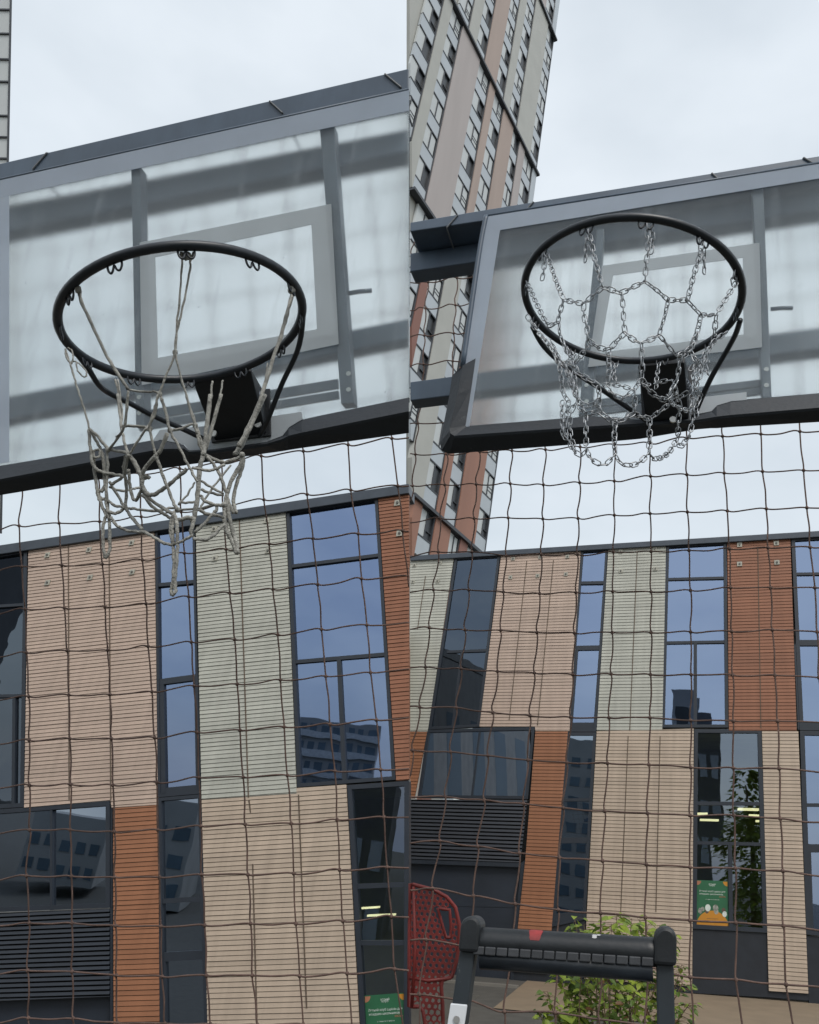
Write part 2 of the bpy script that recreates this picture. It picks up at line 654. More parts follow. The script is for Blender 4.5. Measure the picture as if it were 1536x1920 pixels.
def window(fr, px, parent, fw=0.05, bars=(), panes=None, glass='glass', back=True, d=-0.03, deep=-.11, lab=None):
    """dark frame with bars; its panes are sub-parts, each sheet set at a hair's own tilt"""
    ab = [fr.ab(x, y, 0.012) for x, y in px]
    inn = inset(ab, fw)
    mb = MB()
    n = len(ab)
    for i in range(n):
        i2 = (i + 1) % n
        mb.poly(fr, [ab[i], ab[i2], inn[i2], inn[i]], -.10, 0.014)
    for k, (x0, y0, x1, y1, w) in enumerate(bars):
        mb.poly(fr, strip_ab(fr.ab(x0, y0, 0.008), fr.ab(x1, y1, 0.008), w), -.06, 0.008 - .0012 * k)
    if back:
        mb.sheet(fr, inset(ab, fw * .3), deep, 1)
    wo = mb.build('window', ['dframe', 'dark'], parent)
    if lab:
        wo['label'] = lab
    for q in (panes or [px]):
        qa = [fr.ab(x, y, d) for x, y in q]
        ca, cb = sum(p[0] for p in qa) / len(qa), sum(p[1] for p in qa) / len(qa)
        ga, gb = random.uniform(-.006, .006), random.uniform(-.006, .006)
        pm = MB()
        pm.add([fr.P(a, b, d + ga * (a - ca) + gb * (b - cb)) for a, b in qa], [list(range(len(qa)))])
        pm.build('pane', glass, wo, fix=False)
    return wo


def anchors(fr, pts, parent, s=0.05, big=1.0):
    for x, y in pts:
        a, b = fr.ab(x, y, 0.04)
        mb = MB()
        w = s * big
        mb.poly(fr, [(a - w, b - w), (a + w, b - w), (a + w, b + w), (a - w, b + w)], .015, .034)
        mb.disc(fr.P(a, b, .034), fr.N, w * .42, .012, 8, 1)
        mb.build('anchor_plate', ['plate', 'platehole'], parent)


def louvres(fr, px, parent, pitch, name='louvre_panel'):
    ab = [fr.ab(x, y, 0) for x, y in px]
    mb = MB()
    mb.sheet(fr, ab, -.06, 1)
    lo, hi = min(p[1] for p in ab), max(p[1] for p in ab)
    k = math.floor(lo / pitch)
    while k * pitch < hi:
        p = clip_band(ab, k * pitch, (k + .62) * pitch)
        k += 1
        if not p:
            continue
        bb = min(b for a, b in p)
        mb.prism([fr.P(a, b, .012 - .35 * (b - bb)) for a, b in p], [fr.P(a, b, -.045 - .35 * (b - bb)) for a, b in p])
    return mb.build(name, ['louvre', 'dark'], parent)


def panel(fr, px, m, parent, name, d0=-.08, d1=0.0, bevel=0):
    mb = MB()
    mb.pxpoly(fr, px, d0, d1)
    return mb.build(name, m, parent, bevel=bevel)


def room(fr, px, parent, depth=2.7, lights=()):
    """a lit room behind the glass"""
    ab = [fr.ab(x, y, -.12) for x, y in px]
    lo = [(a, b) for a, b in ab]
    a0, a1 = min(p[0] for p in lo) - 1.2, max(p[0] for p in lo) + 1.2
    b0, b1 = min(p[1] for p in lo), max(p[1] for p in lo)
    mb = MB()
    P = lambda a, b, d: fr.P(a, b, d)
    d0, d1 = -.13, -.13 - depth
    mb.add([P(a0, b0, d1), P(a1, b0, d1), P(a1, b1, d1), P(a0, b1, d1)], [[0, 1, 2, 3]])
    mb.add([P(a0, b0, d0), P(a1, b0, d0), P(a1, b0, d1), P(a0, b0, d1)], [[0, 1, 2, 3]])
    mb.add([P(a0, b1, d0), P(a1, b1, d0), P(a1, b1, d1), P(a0, b1, d1)], [[0, 1, 2, 3]])
    mb.add([P(a0, b0, d0), P(a0, b1, d0), P(a0, b1, d1), P(a0, b0, d1)], [[0, 1, 2, 3]])
    mb.add([P(a1, b0, d0), P(a1, b1, d0), P(a1, b1, d1), P(a1, b0, d1)], [[0, 1, 2, 3]])
    mb.build('room_wall', 'room', parent, fix=False)
    for (x0, y0, x1, y1, dd, w) in lights:
        p, q = fr.ab(x0, y0, dd), fr.ab(x1, y1, dd)
        m2 = MB()
        m2.prism([P(p[0], p[1], dd), P(q[0], q[1], dd), P(q[0], q[1], dd - w), P(p[0], p[1], dd - w)],
                 [P(p[0], p[1] + .03, dd), P(q[0], q[1] + .03, dd), P(q[0], q[1] + .03, dd - w), P(p[0], p[1] + .03, dd - w)])
        m2.build('ceiling_light', 'light', parent)


# ================================================================== RIGHT BUILDING
AR, BR_ = M @ HC, M @ ZC
base_r = CAM + ray(1150, 1852) * (-1.6 / ray(1150, 1852)[2])
FR = Frame(base_r, AR, BR_)
SR = 769.2                     # the two buildings meet here, wall to wall
SL = 766.8


def topR(x, e=0):
    return 1050 - (x - 768) * .0579 + e


def school_right():
    f = FR
    root = thing('school_building', f.P(0, -.4, 0), 'striped clad building with brick red panel near its right end, shorter beside the tower', 'building', 'clad buildings')
    pt, gp = .0575, .0068
    T = topR
    XR = 1600
    siding(f, [(SR, T(SR)), (851, T(851)), (802, 1371), (SR, 1371)], 'green', root, pt, gp, [(798, 1080, 783, 1180)])
    siding(f, [(SR, 1372), (801, 1372), (777, 1497), (SR, 1497)], 'orange', root, pt, gp)
    siding(f, [(940, T(940)), (1089, T(1089)), (1068, 1370.5), (1004, 1370.5), (1003, 1362), (899, 1362)], 'peach', root, pt, gp,
           [(988, 1052, 955, 1350), (1038, 1050, 1008, 1360)])
    siding(f, [(1004, 1371.5), (1065, 1371.5), (1044, 1620), (1028, 1826), (962, 1821), (985, 1612)], 'orange', root, pt, gp)
    siding(f, [(1141, T(1141)), (1249, T(1249)), (1242, 1369.5), (1119, 1369.5)], 'green', root, pt, gp, [(1195, 1036, 1181, 1369)])
    siding(f, [(1119, 1371), (1301, 1366), (1298, 1850), (1268, 1847), (1096, 1835), (1100, 1720)], 'beige', root, pt, gp,
           [(1178, 1380, 1164, 1712), (1238, 1380, 1230, 1710)])
    siding(f, [(1364, T(1364)), (1482, T(1482)), (1494, 1370), (1367, 1370)], 'red', root, pt, gp, [(1421, 1025, 1427, 1365)])
    siding(f, [(1429, 1371), (1497, 1371), (1516, 1863), (1442, 1858)], 'beige', root, pt, gp)
    siding(f, [(1600, T(1600)), (1670, T(1670)), (1690, 1885), (1620, 1880)], 'peach', root, pt, gp)
    # windows
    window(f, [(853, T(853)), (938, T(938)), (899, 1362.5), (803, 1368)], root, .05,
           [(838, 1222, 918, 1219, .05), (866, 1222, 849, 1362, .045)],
           [[(853, T(853)), (938, T(938)), (917, 1220), (831, 1223)], [(831, 1223), (867, 1222), (848, 1366), (803, 1368)], [(867, 1222), (917, 1220), (899, 1363), (848, 1366)]], 'reflected_dark')
    window(f, [(801, 1368.5), (1003, 1363), (990, 1498), (783, 1496)], root, .05, [(900, 1366, 884, 1497, .03)],
           [[(801, 1368.5), (901, 1365), (884, 1497), (783, 1496)], [(901, 1365), (1003, 1363), (990, 1498), (884, 1497)]], 'glassd')
    window(f, [(1090, T(1090)), (1140, T(1140)), (1118, 1372), (1063, 1372)], root, .045,
           [(1084, 1093, 1138, 1092, .06), (1074, 1215, 1130, 1214, .085), (1079, 1218, 1068, 1360, .10), (1127, 1218, 1117, 1360, .075), (1064, 1361, 1120, 1361, .12)],
           [[(1090, T(1090)), (1140, T(1140)), (1135, 1092), (1084, 1093)], [(1084, 1094), (1135, 1093), (1128, 1213), (1073, 1214)], [(1073, 1215), (1128, 1214), (1118, 1370), (1063, 1370)]])
    window(f, [(1063, 1373), (1118, 1373), (1098, 1724), (1034, 1738)], root, .05,
           [(1054, 1500, 1112, 1499, .05), (1048, 1576, 1108, 1575, .09), (1036, 1722, 1102, 1714, .12)],
           [[(1063, 1373), (1118, 1373), (1111, 1499), (1054, 1500)], [(1054, 1500), (1111, 1499), (1107, 1576), (1048, 1576)], [(1048, 1577), (1107, 1576), (1098, 1722), (1036, 1734)]], 'glassd')
    window(f, [(1250, T(1250)), (1362, T(1362)), (1366, 1364), (1241, 1364)], root, .05,
           [(1248, 1086, 1362, 1083, .05), (1246, 1205, 1364, 1203, .05), (1304, 1205, 1304, 1362, .055)],
           [[(1250, T(1250)), (1362, T(1362)), (1363, 1084), (1248, 1086)], [(1248, 1087), (1363, 1085), (1364, 1203), (1245, 1205)],
            [(1245, 1206), (1304, 1205), (1304, 1364), (1241, 1364)], [(1304, 1205), (1364, 1204), (1366, 1364), (1304, 1364)]])
    low = [(1302, 1367), (1428, 1367.5), (1439, 1749), (1299, 1741)]
    window(f, low, root, .06,
           [(1300, 1506, 1432, 1507, .055), (1300, 1580, 1434, 1583, .05), (1369, 1582, 1371, 1745, .06)],
           [[(1302, 1367), (1428, 1367), (1432, 1507), (1300, 1506)], [(1300, 1507), (1432, 1508), (1434, 1582), (1300, 1580)],
            [(1300, 1581), (1369, 1582), (1370, 1744), (1299, 1741)], [(1369, 1582), (1434, 1583), (1439, 1749), (1370, 1744)]], 'glasslow', back=False)
    room(f, low, root, 2.7, [(1308, 1527, 1327, 1527, -1.0, .2), (1313, 1538.5, 1348, 1539.5, -.8, .12), (1385, 1518, 1424, 1519, -.9, .2), (1405, 1530, 1432, 1531, -1.2, .1), (1418, 1541, 1430, 1541, -1, .1)])
    window(f, [(1484, T(1484)), (1598, T(1598)), (1608, 1370), (1500, 1369)], root, .06,
           [(1487, 1076, 1600, 1075, .05), (1492, 1205, 1603, 1205, .10), (1498, 1359, 1606, 1359, .10), (1494, 1208, 1502, 1368, .09)],
           [[(1484, T(1484)), (1598, T(1598)), (1600, 1076), (1487, 1076)], [(1487, 1077), (1600, 1077), (1603, 1205), (1492, 1205)], [(1492, 1206), (1603, 1206), (1608, 1369), (1500, 1368)]])
    window(f, [(1500, 1370), (1608, 1371), (1622, 1764), (1512, 1752)], root, .07,
           [(1503, 1509, 1612, 1510, .05), (1506, 1590, 1615, 1592, .12), (1515, 1592, 1520, 1750, .09)],
           [[(1500, 1370), (1608, 1371), (1612, 1510), (1503, 1509)], [(1503, 1510), (1612, 1511), (1615, 1592), (1506, 1590)], [(1506, 1592), (1615, 1593), (1622, 1762), (1512, 1752)]])
    # louvres, door, plinths
    louvres(f, [(SR, 1499), (783, 1499), (989, 1500), (976, 1617), (SR, 1610)], root, .062)
    panel(f, [(SR, 1590), (976, 1597), (962, 1846), (SR, 1838)], 'door', root, 'door', -.2, -.10)
    mb = MB()
    mb.pxpoly(f, [(SR, 1611.5), (975.5, 1618), (975, 1626), (SR, 1619)], -.1, 0.0)
    mb.pxpoly(f, [(977, 1618), (986, 1612), (964, 1821), (962, 1846), (956, 1846)], -.1, -.004)
    mb.pxpoly(f, [(SR, 1696), (970, 1700), (970, 1701.5), (SR, 1697.5)], -.1, -.093)
    mb.build('door_frame', 'dframe', root)
    for q in ([(963, 1823), (1030, 1827), (1098, 1836), (1268, 1848), (1298, 1851), (1299, 1880), (1040, 1862), (955, 1850)],
              [(1098, 1725), (1034, 1739), (1030, 1826), (1096, 1834)], [(1299, 1742), (1440, 1750), (1442, 1870), (1299, 1862)],
              [(1442, 1859), (1517, 1864), (1517, 1876), (1442, 1870)], [(1512, 1754), (1622, 1765), (1626, 1895), (1517, 1884)]):
        panel(f, q, 'plinth', root, 'plinth', -.1, -.012)
    mb = MB()
    mb.pxpoly(f, [(SR, T(SR, -8)), (XR + 80, T(XR + 80, -11)), (XR + 80, T(XR + 80, 1)), (SR, T(SR, 1))], -.45, .07)
    mb.build('coping', 'coping', root, bevel=.01)
    anchors(f, [(777, 1059), (825, 1054), (774, 1090), (820, 1089), (962, 1047), (1013, 1044), (1064, 1043), (957, 1082), (1008, 1079), (1061, 1076),
                (1164, 1034), (1228, 1029), (1164, 1070), (1229, 1066)], root, .036)
    anchors(f, [(1387, 1021), (1456, 1018), (1387, 1057), (1457, 1054)], root, .043)
    mb = MB()
    A0, A1 = f.ab(SR, 1300)[0] + .6, f.ab(1680, 1300)[0]
    B1 = f.ab(900, T(900, -2))[1]
    mb.poly(f, [(A0, -1.5), (A1, -1.5), (A1, B1 - .35), (A0, B1 - .35)], -9, -3.2)
    mb.poly(f, [(A0 - .2, B1 - .35), (A1, B1 - .35), (A1, B1 - .1), (A0 - .2, B1 - .1)], -9, -.2)
    mb.build('wall', 'concrete', root)


# ================================================================== LEFT BUILDING
AL, BL_ = M @ (-cdir(-7657, 2085)), M @ cdir(194, -6250)
FL = Frame(CAM + ray(400, 1480) * 9.3, AL, M @ ZC)
_sn = unit(np.cross(ray(SL, 0), ray(SL, 1900)))


def seam_a(f, b, d, x=None):
    """how far along the front the party wall stands at this height and depth"""
    n = _sn if x is None else unit(np.cross(ray(x[0], x[1]), ray(x[2], x[3])))
    return ((CAM - f.O - b * f.B - d * f.N) @ n) / (f.A @ n)



def topL(x, e=0):
    return 1037 - (x - 7) * .1493 + e


def school_left():
    f = FL
    root = thing('school_building', f.P(0, -3.2, 0), 'striped clad building standing nearer and larger behind the torn rope net', 'building', 'clad buildings')
    pt, gp = .0495, .0058
    T = topL
    siding(f, [(53, T(53)), (289, T(289)), (296, 1508.5), (209, 1514), (207, 1500), (45, 1514)], 'peach', root, pt, gp,
           [(128.5, 1020, 130, 1500), (205, 1040, 208, 1500)])
    siding(f, [(212, 1515), (296, 1509.5), (299, 1960), (213, 1960)], 'orange', root, pt, gp)
    siding(f, [(367, T(367)), (535, T(535)), (556, 1487), (378, 1499)], 'green', root, pt, gp, [(449, 976, 466, 1495)])
    siding(f, [(378, 1500), (556, 1488), (556, 1477.5), (649, 1471), (676, 1960), (390, 1960)], 'beige', root, pt, gp,
           [(467, 1500, 470, 1524), (560, 1490, 575, 1890), (474, 1620, 482, 1920)])
    siding(f, [(709, T(709)), (SL, T(SL)), (SL, 1462), (743, 1464)], 'red', root, pt, gp)
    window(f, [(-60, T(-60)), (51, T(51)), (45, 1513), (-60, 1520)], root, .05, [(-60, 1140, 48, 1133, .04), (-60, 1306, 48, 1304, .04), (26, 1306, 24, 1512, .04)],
           [[(-60, T(-60)), (51, T(51)), (48, 1135), (-60, 1140)], [(-60, 1140), (48, 1135), (47, 1305), (-60, 1307)], [(-60, 1307), (47, 1305), (45, 1513), (-60, 1520)]], 'reflected_dark')
    window(f, [(-60, 1522), (206, 1502), (206, 1702), (-60, 1712)], root, .05, [(96, 1512, 96, 1706, .03)],
           [[(-60, 1522), (96, 1510), (96, 1706), (-60, 1712)], [(96, 1510), (206, 1502), (206, 1702), (96, 1706)]], 'glassd')
    window(f, [(291, T(291)), (365, T(365)), (376, 1488), (296, 1495)], root, .032,
           [(293, 1097, 366, 1090, .05), (296, 1279, 371, 1269, .075), (302, 1281, 305, 1488, .07), (368, 1272, 372, 1483, .06), (298, 1486, 376, 1479, .10)],
           [[(291, T(291)), (365, T(365)), (367, 1090), (293, 1097)], [(293, 1098), (367, 1091), (371, 1268), (296, 1278)], [(296, 1280), (371, 1270), (376, 1486), (298, 1494)]])
    window(f, [(297, 1496), (377, 1489), (391, 1960), (300, 1960)], root, .038,
           [(300, 1690, 382, 1685, .05), (300, 1795, 386, 1790, .09), (306, 1796, 309, 1955, .05)],
           [[(297, 1496), (377, 1489), (382, 1686), (299, 1690)], [(299, 1691), (382, 1687), (385, 1790), (300, 1795)], [(300, 1796), (385, 1791), (391, 1960), (300, 1960)]], 'glassd')
    window(f, [(537, T(537)), (708, T(708)), (742, 1462), (557.5, 1476)], root, .04,
           [(542, 1062, 714, 1040, .045), (549, 1241, 728, 1226, .045), (635, 1234, 646, 1468, .05)],
           [[(537, T(537)), (708, T(708)), (714, 1040), (542, 1062)], [(542, 1063), (714, 1041), (727, 1226), (549, 1241)],
            [(549, 1242), (635, 1234), (646, 1469), (557.5, 1476)], [(635, 1234), (727, 1227), (742, 1462), (646, 1469)]])
    low = [(651, 1472), (SL, 1464), (SL, 1960), (678, 1960)]
    window(f, low, root, .05, [(662, 1662, SL, 1658, .05), (668, 1768, SL, 1768, .045)],
           [[(651, 1472), (SL, 1464), (SL, 1659), (661, 1662)], [(661, 1663), (SL, 1660), (SL, 1768), (668, 1768)], [(668, 1769), (SL, 1769), (SL, 1960), (678, 1960)]], 'glasslow', back=False)
    ab = [f.ab(x, y, -.12) for x, y in low]
    # shallow room, kept inside the party wall
    mb = MB()
    a0 = ab[0][0] - .6
    b0, b1 = ab[2][1], ab[0][1]
    a1, e0, e1 = seam_a(f, b1, -.13) - .01, seam_a(f, b0, -1.9) - .01, seam_a(f, b1, -1.9) - .01
    for q in ([(a0, b0, -1.9), (e0, b0, -1.9), (e1, b1, -1.9), (a0, b1, -1.9)], [(a0, b1, -.13), (a1, b1, -.13), (e1, b1, -1.9), (a0, b1, -1.9)],
              [(seam_a(f, b0, -.13) - .01, b0, -.13), (a1, b1, -.13), (e1, b1, -1.9), (e0, b0, -1.9)], [(a0, b0, -.13), (a0, b1, -.13), (a0, b1, -1.9), (a0, b0, -1.9)]):
        mb.add([f.P(*p) for p in q], [[0, 1, 2, 3]])
    mb.build('room_wall', 'room', root, fix=False)
    for (x0, y0, x1, y1, dd, w) in [(675, 1705, 707, 1703, -.7, .14), (688, 1719, 738, 1717, -.55, .12)]:
        p, q = f.ab(x0, y0, dd), f.ab(x1, y1, dd)
        m2 = MB()
        m2.prism([f.P(p[0], p[1], dd), f.P(q[0], q[1], dd), f.P(q[0], q[1], dd - w), f.P(p[0], p[1], dd - w)],
                 [f.P(p[0], p[1] + .02, dd), f.P(q[0], q[1] + .02, dd), f.P(q[0], q[1] + .02, dd - w), f.P(p[0], p[1] + .02, dd - w)])
        m2.build('ceiling_light', 'light', root)
    louvres(f, [(-60, 1714), (206, 1704), (206, 1868), (-60, 1878)], root, .048)
    panel(f, [(-60, 1879), (206, 1869), (206, 1990), (-60, 1990)], 'door', root, 'door', -.2, -.10)
    panel(f, [(207, 1502), (211, 1515), (212, 1990), (206.5, 1990)], 'dframe', root, 'trim', -.1, -.004)
    mb = MB()
    mb.pxpoly(f, [(-90, T(-90, -16)), (SL, T(SL, -17)), (SL, T(SL, 1)), (-90, T(-90, 1))], -.3, .06)
    mb.build('coping', 'coping', root, bevel=.008)
    anchors(f, [(88, 1040), (166, 1030), (246, 1017), (88, 1092), (168, 1082), (247, 1072), (401, 991), (500, 975), (402, 1046), (502, 1032)], root, .036)
    anchors(f, [(745, 942), (749, 999)], root, .04)
    # core: its right end follows the party wall
    tl, tr = f.ab(-90, T(-90, -2)), f.ab(SL, T(SL, -2))
    slope = (tr[1] - tl[1]) / (tr[0] - tl[0])

    def block(d0, d1, h0, h1, name):
        mb = MB()
        pts = []
        for d in (d0, d1):
            for top in (True, False):
                b_r = tr[1] - h0 if top else (tr[1] - h1 if h1 is not None else -5.0)
                b_l = tl[1] - h0 if top else (tl[1] - h1 if h1 is not None else -5.0)
                pts.append(f.P(seam_a(f, b_r, d) - .004, b_r, d))
                pts.append(f.P(tl[0], b_l, d))
        mb.hull(pts)
        mb.build(name, 'render', root)
    block(-2.2, -6.5, .25, None, 'wall')
    block(-.14, -6.5, .06, .22, 'roof')
    mb = MB()            # the end wall on the party line, then panels added to be mirrored
    e0, e1 = -5.0, tr[1] - .2
    q = [f.P(seam_a(f, b, d) - .003, b, d) for b, d in ((e0, -.12), (e1, -.12), (e1, -2.25), (e0, -2.25))]
    mb.prism(q, [p - f.A * .003 for p in q])
    mb.build('end_wall', 'render', root)
    for k in range(5):      # tall blue panels added so the right-hand glass mirrors columns
        d0 = -.45 - k * 1.15
        mb = MB()
        q = [f.P(seam_a(f, b, d) - .0008, b, d) for b, d in ((-1.6, d0), (tr[1] - 1.4, d0), (tr[1] - 1.4, d0 - .6), (-1.6, d0 - .6))]
        mb.prism(q, [p - f.A * .0015 for p in q])
        mb.build('added_end_panel', 'farblue', root)
    for k in range(7):  # rear panels, likewise added for the mirrored view, unseen directly
        for b0 in (-1.9, -.2, 1.5):
            x0 = seam_a(f, b0, -6.5) - 1.2 - k * 1.25
            mb = MB()
            mb.poly(f, [(x0, b0), (x0 + .62, b0), (x0 + .62, b0 + 1.25), (x0, b0 + 1.25)], -6.45, -6.54)
            mb.build('added_rear_panel', 'tdark', root)


# ================================================================== TOWERS
def tower():
    dt = M @ cdir(1697, 1731)
    T0 = CAM + ray(908, 1035) * 60.0
    dv = M @ ZC
    f = Frame(T0, dt, unit(dv + .055 * dt))
    root = thing('apartment_tower', f.P(-8, -22, 0), 'tall residential tower with grey, pink and terracotta vertical strips, partly behind the board', 'tower', 'apartment towers')
    Bl = [('w', -21.2, -19.23), ('tgrey', -19.23, -18.09), ('w', -18.09, -16.25), ('tpinkgrey', -16.25, -12.97), ('w', -12.97, -10.82), ('tpink', -10.82, -9.80),
          ('w', -9.80, -7.84), ('tpink', -7.84, -5.65), ('w', -5.65, -4.05), ('tpinkgrey', -4.05, -2.88), ('w', -2.88, -.75), ('tspan', -.75, .16)]
    Al = [('w', -17.2, -15.34), ('tgrey', -15.34, -13.95), ('w', -13.95, -12.19), ('tpink', -12.19, -9.87), ('w', -9.87, -8.12), ('tgrey', -8.12, -6.87),
          ('w', -6.87, -5.01), ('tgrey', -5.01, -1.75), ('w', -1.75, .16)]
    Cl = [('w', -16.9, -14.94), ('tbrown', -14.94, -14.04), ('w', -14.04, -12.08), ('tgrey', -12.08, -9.9), ('w', -9.9, -7.96), ('torange', -7.96, -6.85),
          ('w', -6.85, -5.03), ('torange', -5.03, -1.88), ('w', -1.88, .16)]
    Dl = [(('torange' if c == 'tpink' else 'tbrown' if c == 'tpinkgrey' else c), a, b) for c, a, b in Bl]
    bands = [(-20.6, -.45, Dl), (-.45, 19.85, Cl), (19.85, 39.95, Bl), (39.95, 60.2, Al), (60.2, 80.4, Bl)]

    def a_left(b):              # the party line at the left end of the view
        lo = f.ab(SR + 1, 200)
        hi = f.ab(SR + 1, 900)
        t = (b - hi[1]) / (lo[1] - hi[1])
        return hi[0] + t * (lo[0] - hi[0])

    body = MB()
    body.poly(f, [(a_left(-21) + .3, -21), (.12, -21), (.12, 81), (a_left(81) + .3, 81)], -.5, -.25)
    # side wall along the face's right end
    body.prism([f.P(.12, -21, -.3), f.P(.12, 81, -.3), f.P(-.2, 81, -.6), f.P(-.2, -21, -.6)],
               [f.P(-1.6, -21, -5), f.P(-1.6, 81, -5), f.P(-2.0, 81, -5), f.P(-2.0, -21, -5)])
    body.build('wall', 'tgrey', root)
    ledge = None
    for (b0, b1, cols) in bands:
        mb = MB()
        al = max(a_left(b0), a_left(b1))
        mb.poly(f, [(a_left(b0), b0 - .12), (.4, b0 - .12), (.4, b0 + .12), (a_left(b0), b0 + .12)], -.2, .32)
        if b0 > -10:
            mb.build('ledge', 'tframe', root)
        strips = {}
        rows = [b0 + .12 + k * (b1 - b0 - .24) / 6 for k in range(7)]
        for c, a0, a1 in cols:
            if c != 'w':
                q = [(a0, b0 + .12), (a1, b0 + .12), (a1, b1 - .12), (a0, b1 - .12)]
                q = clip_left(q, a_left)
                if not q:
                    continue
                m2 = MB()
                m2.poly(f, q, -.25, 0.10)
                m2.build('wall_strip', c, root)
                continue
            for k in range(6):
                r0, r1 = rows[k], rows[k + 1]
                if a1 < a_left((r0 + r1) / 2) + .2:
                    continue
                aa = a0
                if a1 - max(a0, min(a_left(r0), a_left(r1))) < .25:
                    continue
                # is it inside the picture at all
                p = f.P((aa + a1) / 2, (r0 + r1) / 2) - CAM
                pc = M.T @ p
                X, Y = CX + F * pc[0] / -pc[2], CY - F * pc[1] / -pc[2]
                if Y < -60 or Y > 1080:
                    continue
                w = a1 - a0
                h0 = r0 + 1.36
                sp, fm = CMB(), CMB()
                sp.cut = fm.cut = a_left
                sp.poly(f, [(aa, r0 + .03), (a1 - .04, r0 + .03), (a1 - .04, h0 - .05), (aa, h0 - .05)], -.2, 0)
                mid = a0 + w * random.choice([.48, .5, .52])
                last = c == 'w' and a1 > 0
                fm.poly(f, [(aa, h0 - .05), (a1, h0 - .05), (a1, h0 + .05), (aa, h0 + .05)], -.2, .03)
                fm.poly(f, [(aa, r1 - .07), (a1, r1 - .07), (a1, r1 + .03), (aa, r1 + .03)], -.2, .031)
                fm.poly(f, [(a1 - .13, r0), (a1, r0), (a1, r1), (a1 - .13, r1)], -.2, .035)
                if mid > aa + .1:
                    fm.poly(f, [(mid - .05, h0), (mid + .05, h0), (mid + .05, r1), (mid - .05, r1)], -.2, .028)
                    fm.poly(f, [(aa, h0 + .05), (mid - .05, h0 + .05), (mid - .05, r1 - .07), (aa, r1 - .07)], -.2, -.03, 1)
                kind = random.random()
                l = mid + .05
                if kind < .45:
                    fm.poly(f, [(l, h0 + .05), (a1 - .13, h0 + .05), (a1 - .13, r1 - .07), (l, r1 - .07)], -.2, -.12, 2)
                    if random.random() < .5:
                        fm.poly(f, [(l, h0 + .6), (a1 - .13, h0 + .6), (a1 - .13, h0 + .65), (l, h0 + .65)], -.1, -.02)
                else:
                    fm.poly(f, [(l + .07, h0 + .12), (a1 - .2, h0 + .12), (a1 - .2, r1 - .14), (l + .07, r1 - .14)], -.2, -.05, 1)
                    fm.poly(f, [(l, h0 + .05), (a1 - .13, h0 + .05), (a1 - .13, r1 - .07), (l, r1 - .07)], -.2, -.09, 0)
                    if random.random() < .6:
                        for q in (.55, .85):
                            fm.poly(f, [(l, h0 + q), (a1 - .13, h0 + q), (a1 - .13, h0 + q + .05), (l, h0 + q + .05)], -.1, -.02)
                WIN.append((np.linalg.norm(p), fm, sp, root))
    WIN.sort(key=lambda t: t[0])
    rest_f, rest_s = MB(), MB()
    for i, (d, fm, sp, rt) in enumerate(WIN):
        if i < 100:
            wo = fm.build('window', ['tframe', 'tpale', 'tdark'], rt)
            sp.build('spandrel', 'tspan', wo)
        else:
            for src, dst in ((fm, rest_f), (sp, rest_s)):
                o = len(dst.v)
                dst.v += src.v
                dst.f += [[o + q for q in ff] for ff in src.f]
                dst.m += src.m
    if rest_f.v:
        w = rest_f.build('far_windows', ['tframe', 'tpale', 'tdark'], root)
        w['kind'] = 'stuff'
        s_ = rest_s.build('spandrel', 'tspan', w)


WIN = []


class CMB(MB):
    cut = None

    def poly(s, fr, ab, d0, d1, mi=0):
        q = clip_left(ab, s.cut)
        if q:
            MB.poly(s, fr, q, d0, d1, mi)


def clip_left(q, a_left):
    """cut a polygon of the tower front at the party line"""
    out = []
    n = len(q)
    sd = [p[0] - a_left(p[1]) for p in q]
    for i in range(n):
        p, r, sp, sr = q[i], q[(i + 1) % n], sd[i], sd[(i + 1) % n]
        if sp >= 0:
            out.append(p)
        if (sp >= 0) != (sr >= 0):
            t = sp / (sp - sr)
            out.append((p[0] + t * (r[0] - p[0]), p[1] + t * (r[1] - p[1])))
    return out if len(out) >= 3 else None


def tower_left():
    f = Frame(CAM + ray(14, 300) * 48.0, AL, BL_)
    root = thing('apartment_tower', f.P(0, -20, 0), 'pale glazed tower edge at the top left corner', 'tower', 'apartment towers')
    L = -90
    px = lambda y: 20.5 - (y - 8) * .019
    mb = MB()
    q0 = [f.ab(x, y, -.06) for x, y in ((L, -90), (px(-90), -90), (px(1000), 1000), (L, 1000))]
    q1 = [f.ab(x, y, -9) for x, y in ((L, -90), (px(-90) - 1, -90), (px(1000) - 1, 1000), (L, 1000))]
    mb.prism([f.P(a, b, -.06) for a, b in q0], [f.P(a, b, -9) for a, b in q1])
    mb.build('wall', 'tpale', root)
    mb = MB()
    for y in (-80, -31, 17, 62, 110, 152, 216, 256, 296, 340, 384, 430, 476):
        mb.pxpoly(f, [(L, y - 3), (px(y), y - 1), (px(y), y + 1.6), (L, y - .4)], -.06, .03)
    mb.pxpoly(f, [(px(-90) - 2.2, -90), (px(-90), -90), (px(1000), 1000), (px(1000) - 2.2, 1000)], -.06, .04)
    mb.build('window_frame', 'tframe', root)


# ================================================================== BOARDS
HOOPS = {}


def hoop_frame(c, n):
    c, n = V(*c), unit(V(*n))
    return W(c), M @ n


CR, NR_ = hoop_frame((0.49188617, 0.48171969, -1.7932769), (0.22540491, 0.89082161, -0.39449904))
CL, NL_ = hoop_frame((-0.44820443, 0.38167179, -1.60013663), (-0.20643534, 0.93278688, -0.29545403))
RING = .235

ABR, BBR = M @ (-cdir(-4394, 1276)), M @ cdir(1324, -2935)
ABL, BBL = M @ (-cdir(-7512, 2076)), M @ cdir(184.5, -4997)
FBR = Frame(CR, ABR, BBR)
FBR = FBR.off(-.395)
FBL = Frame(CL, ABL, BBL)
FBL = FBL.off(-.40)


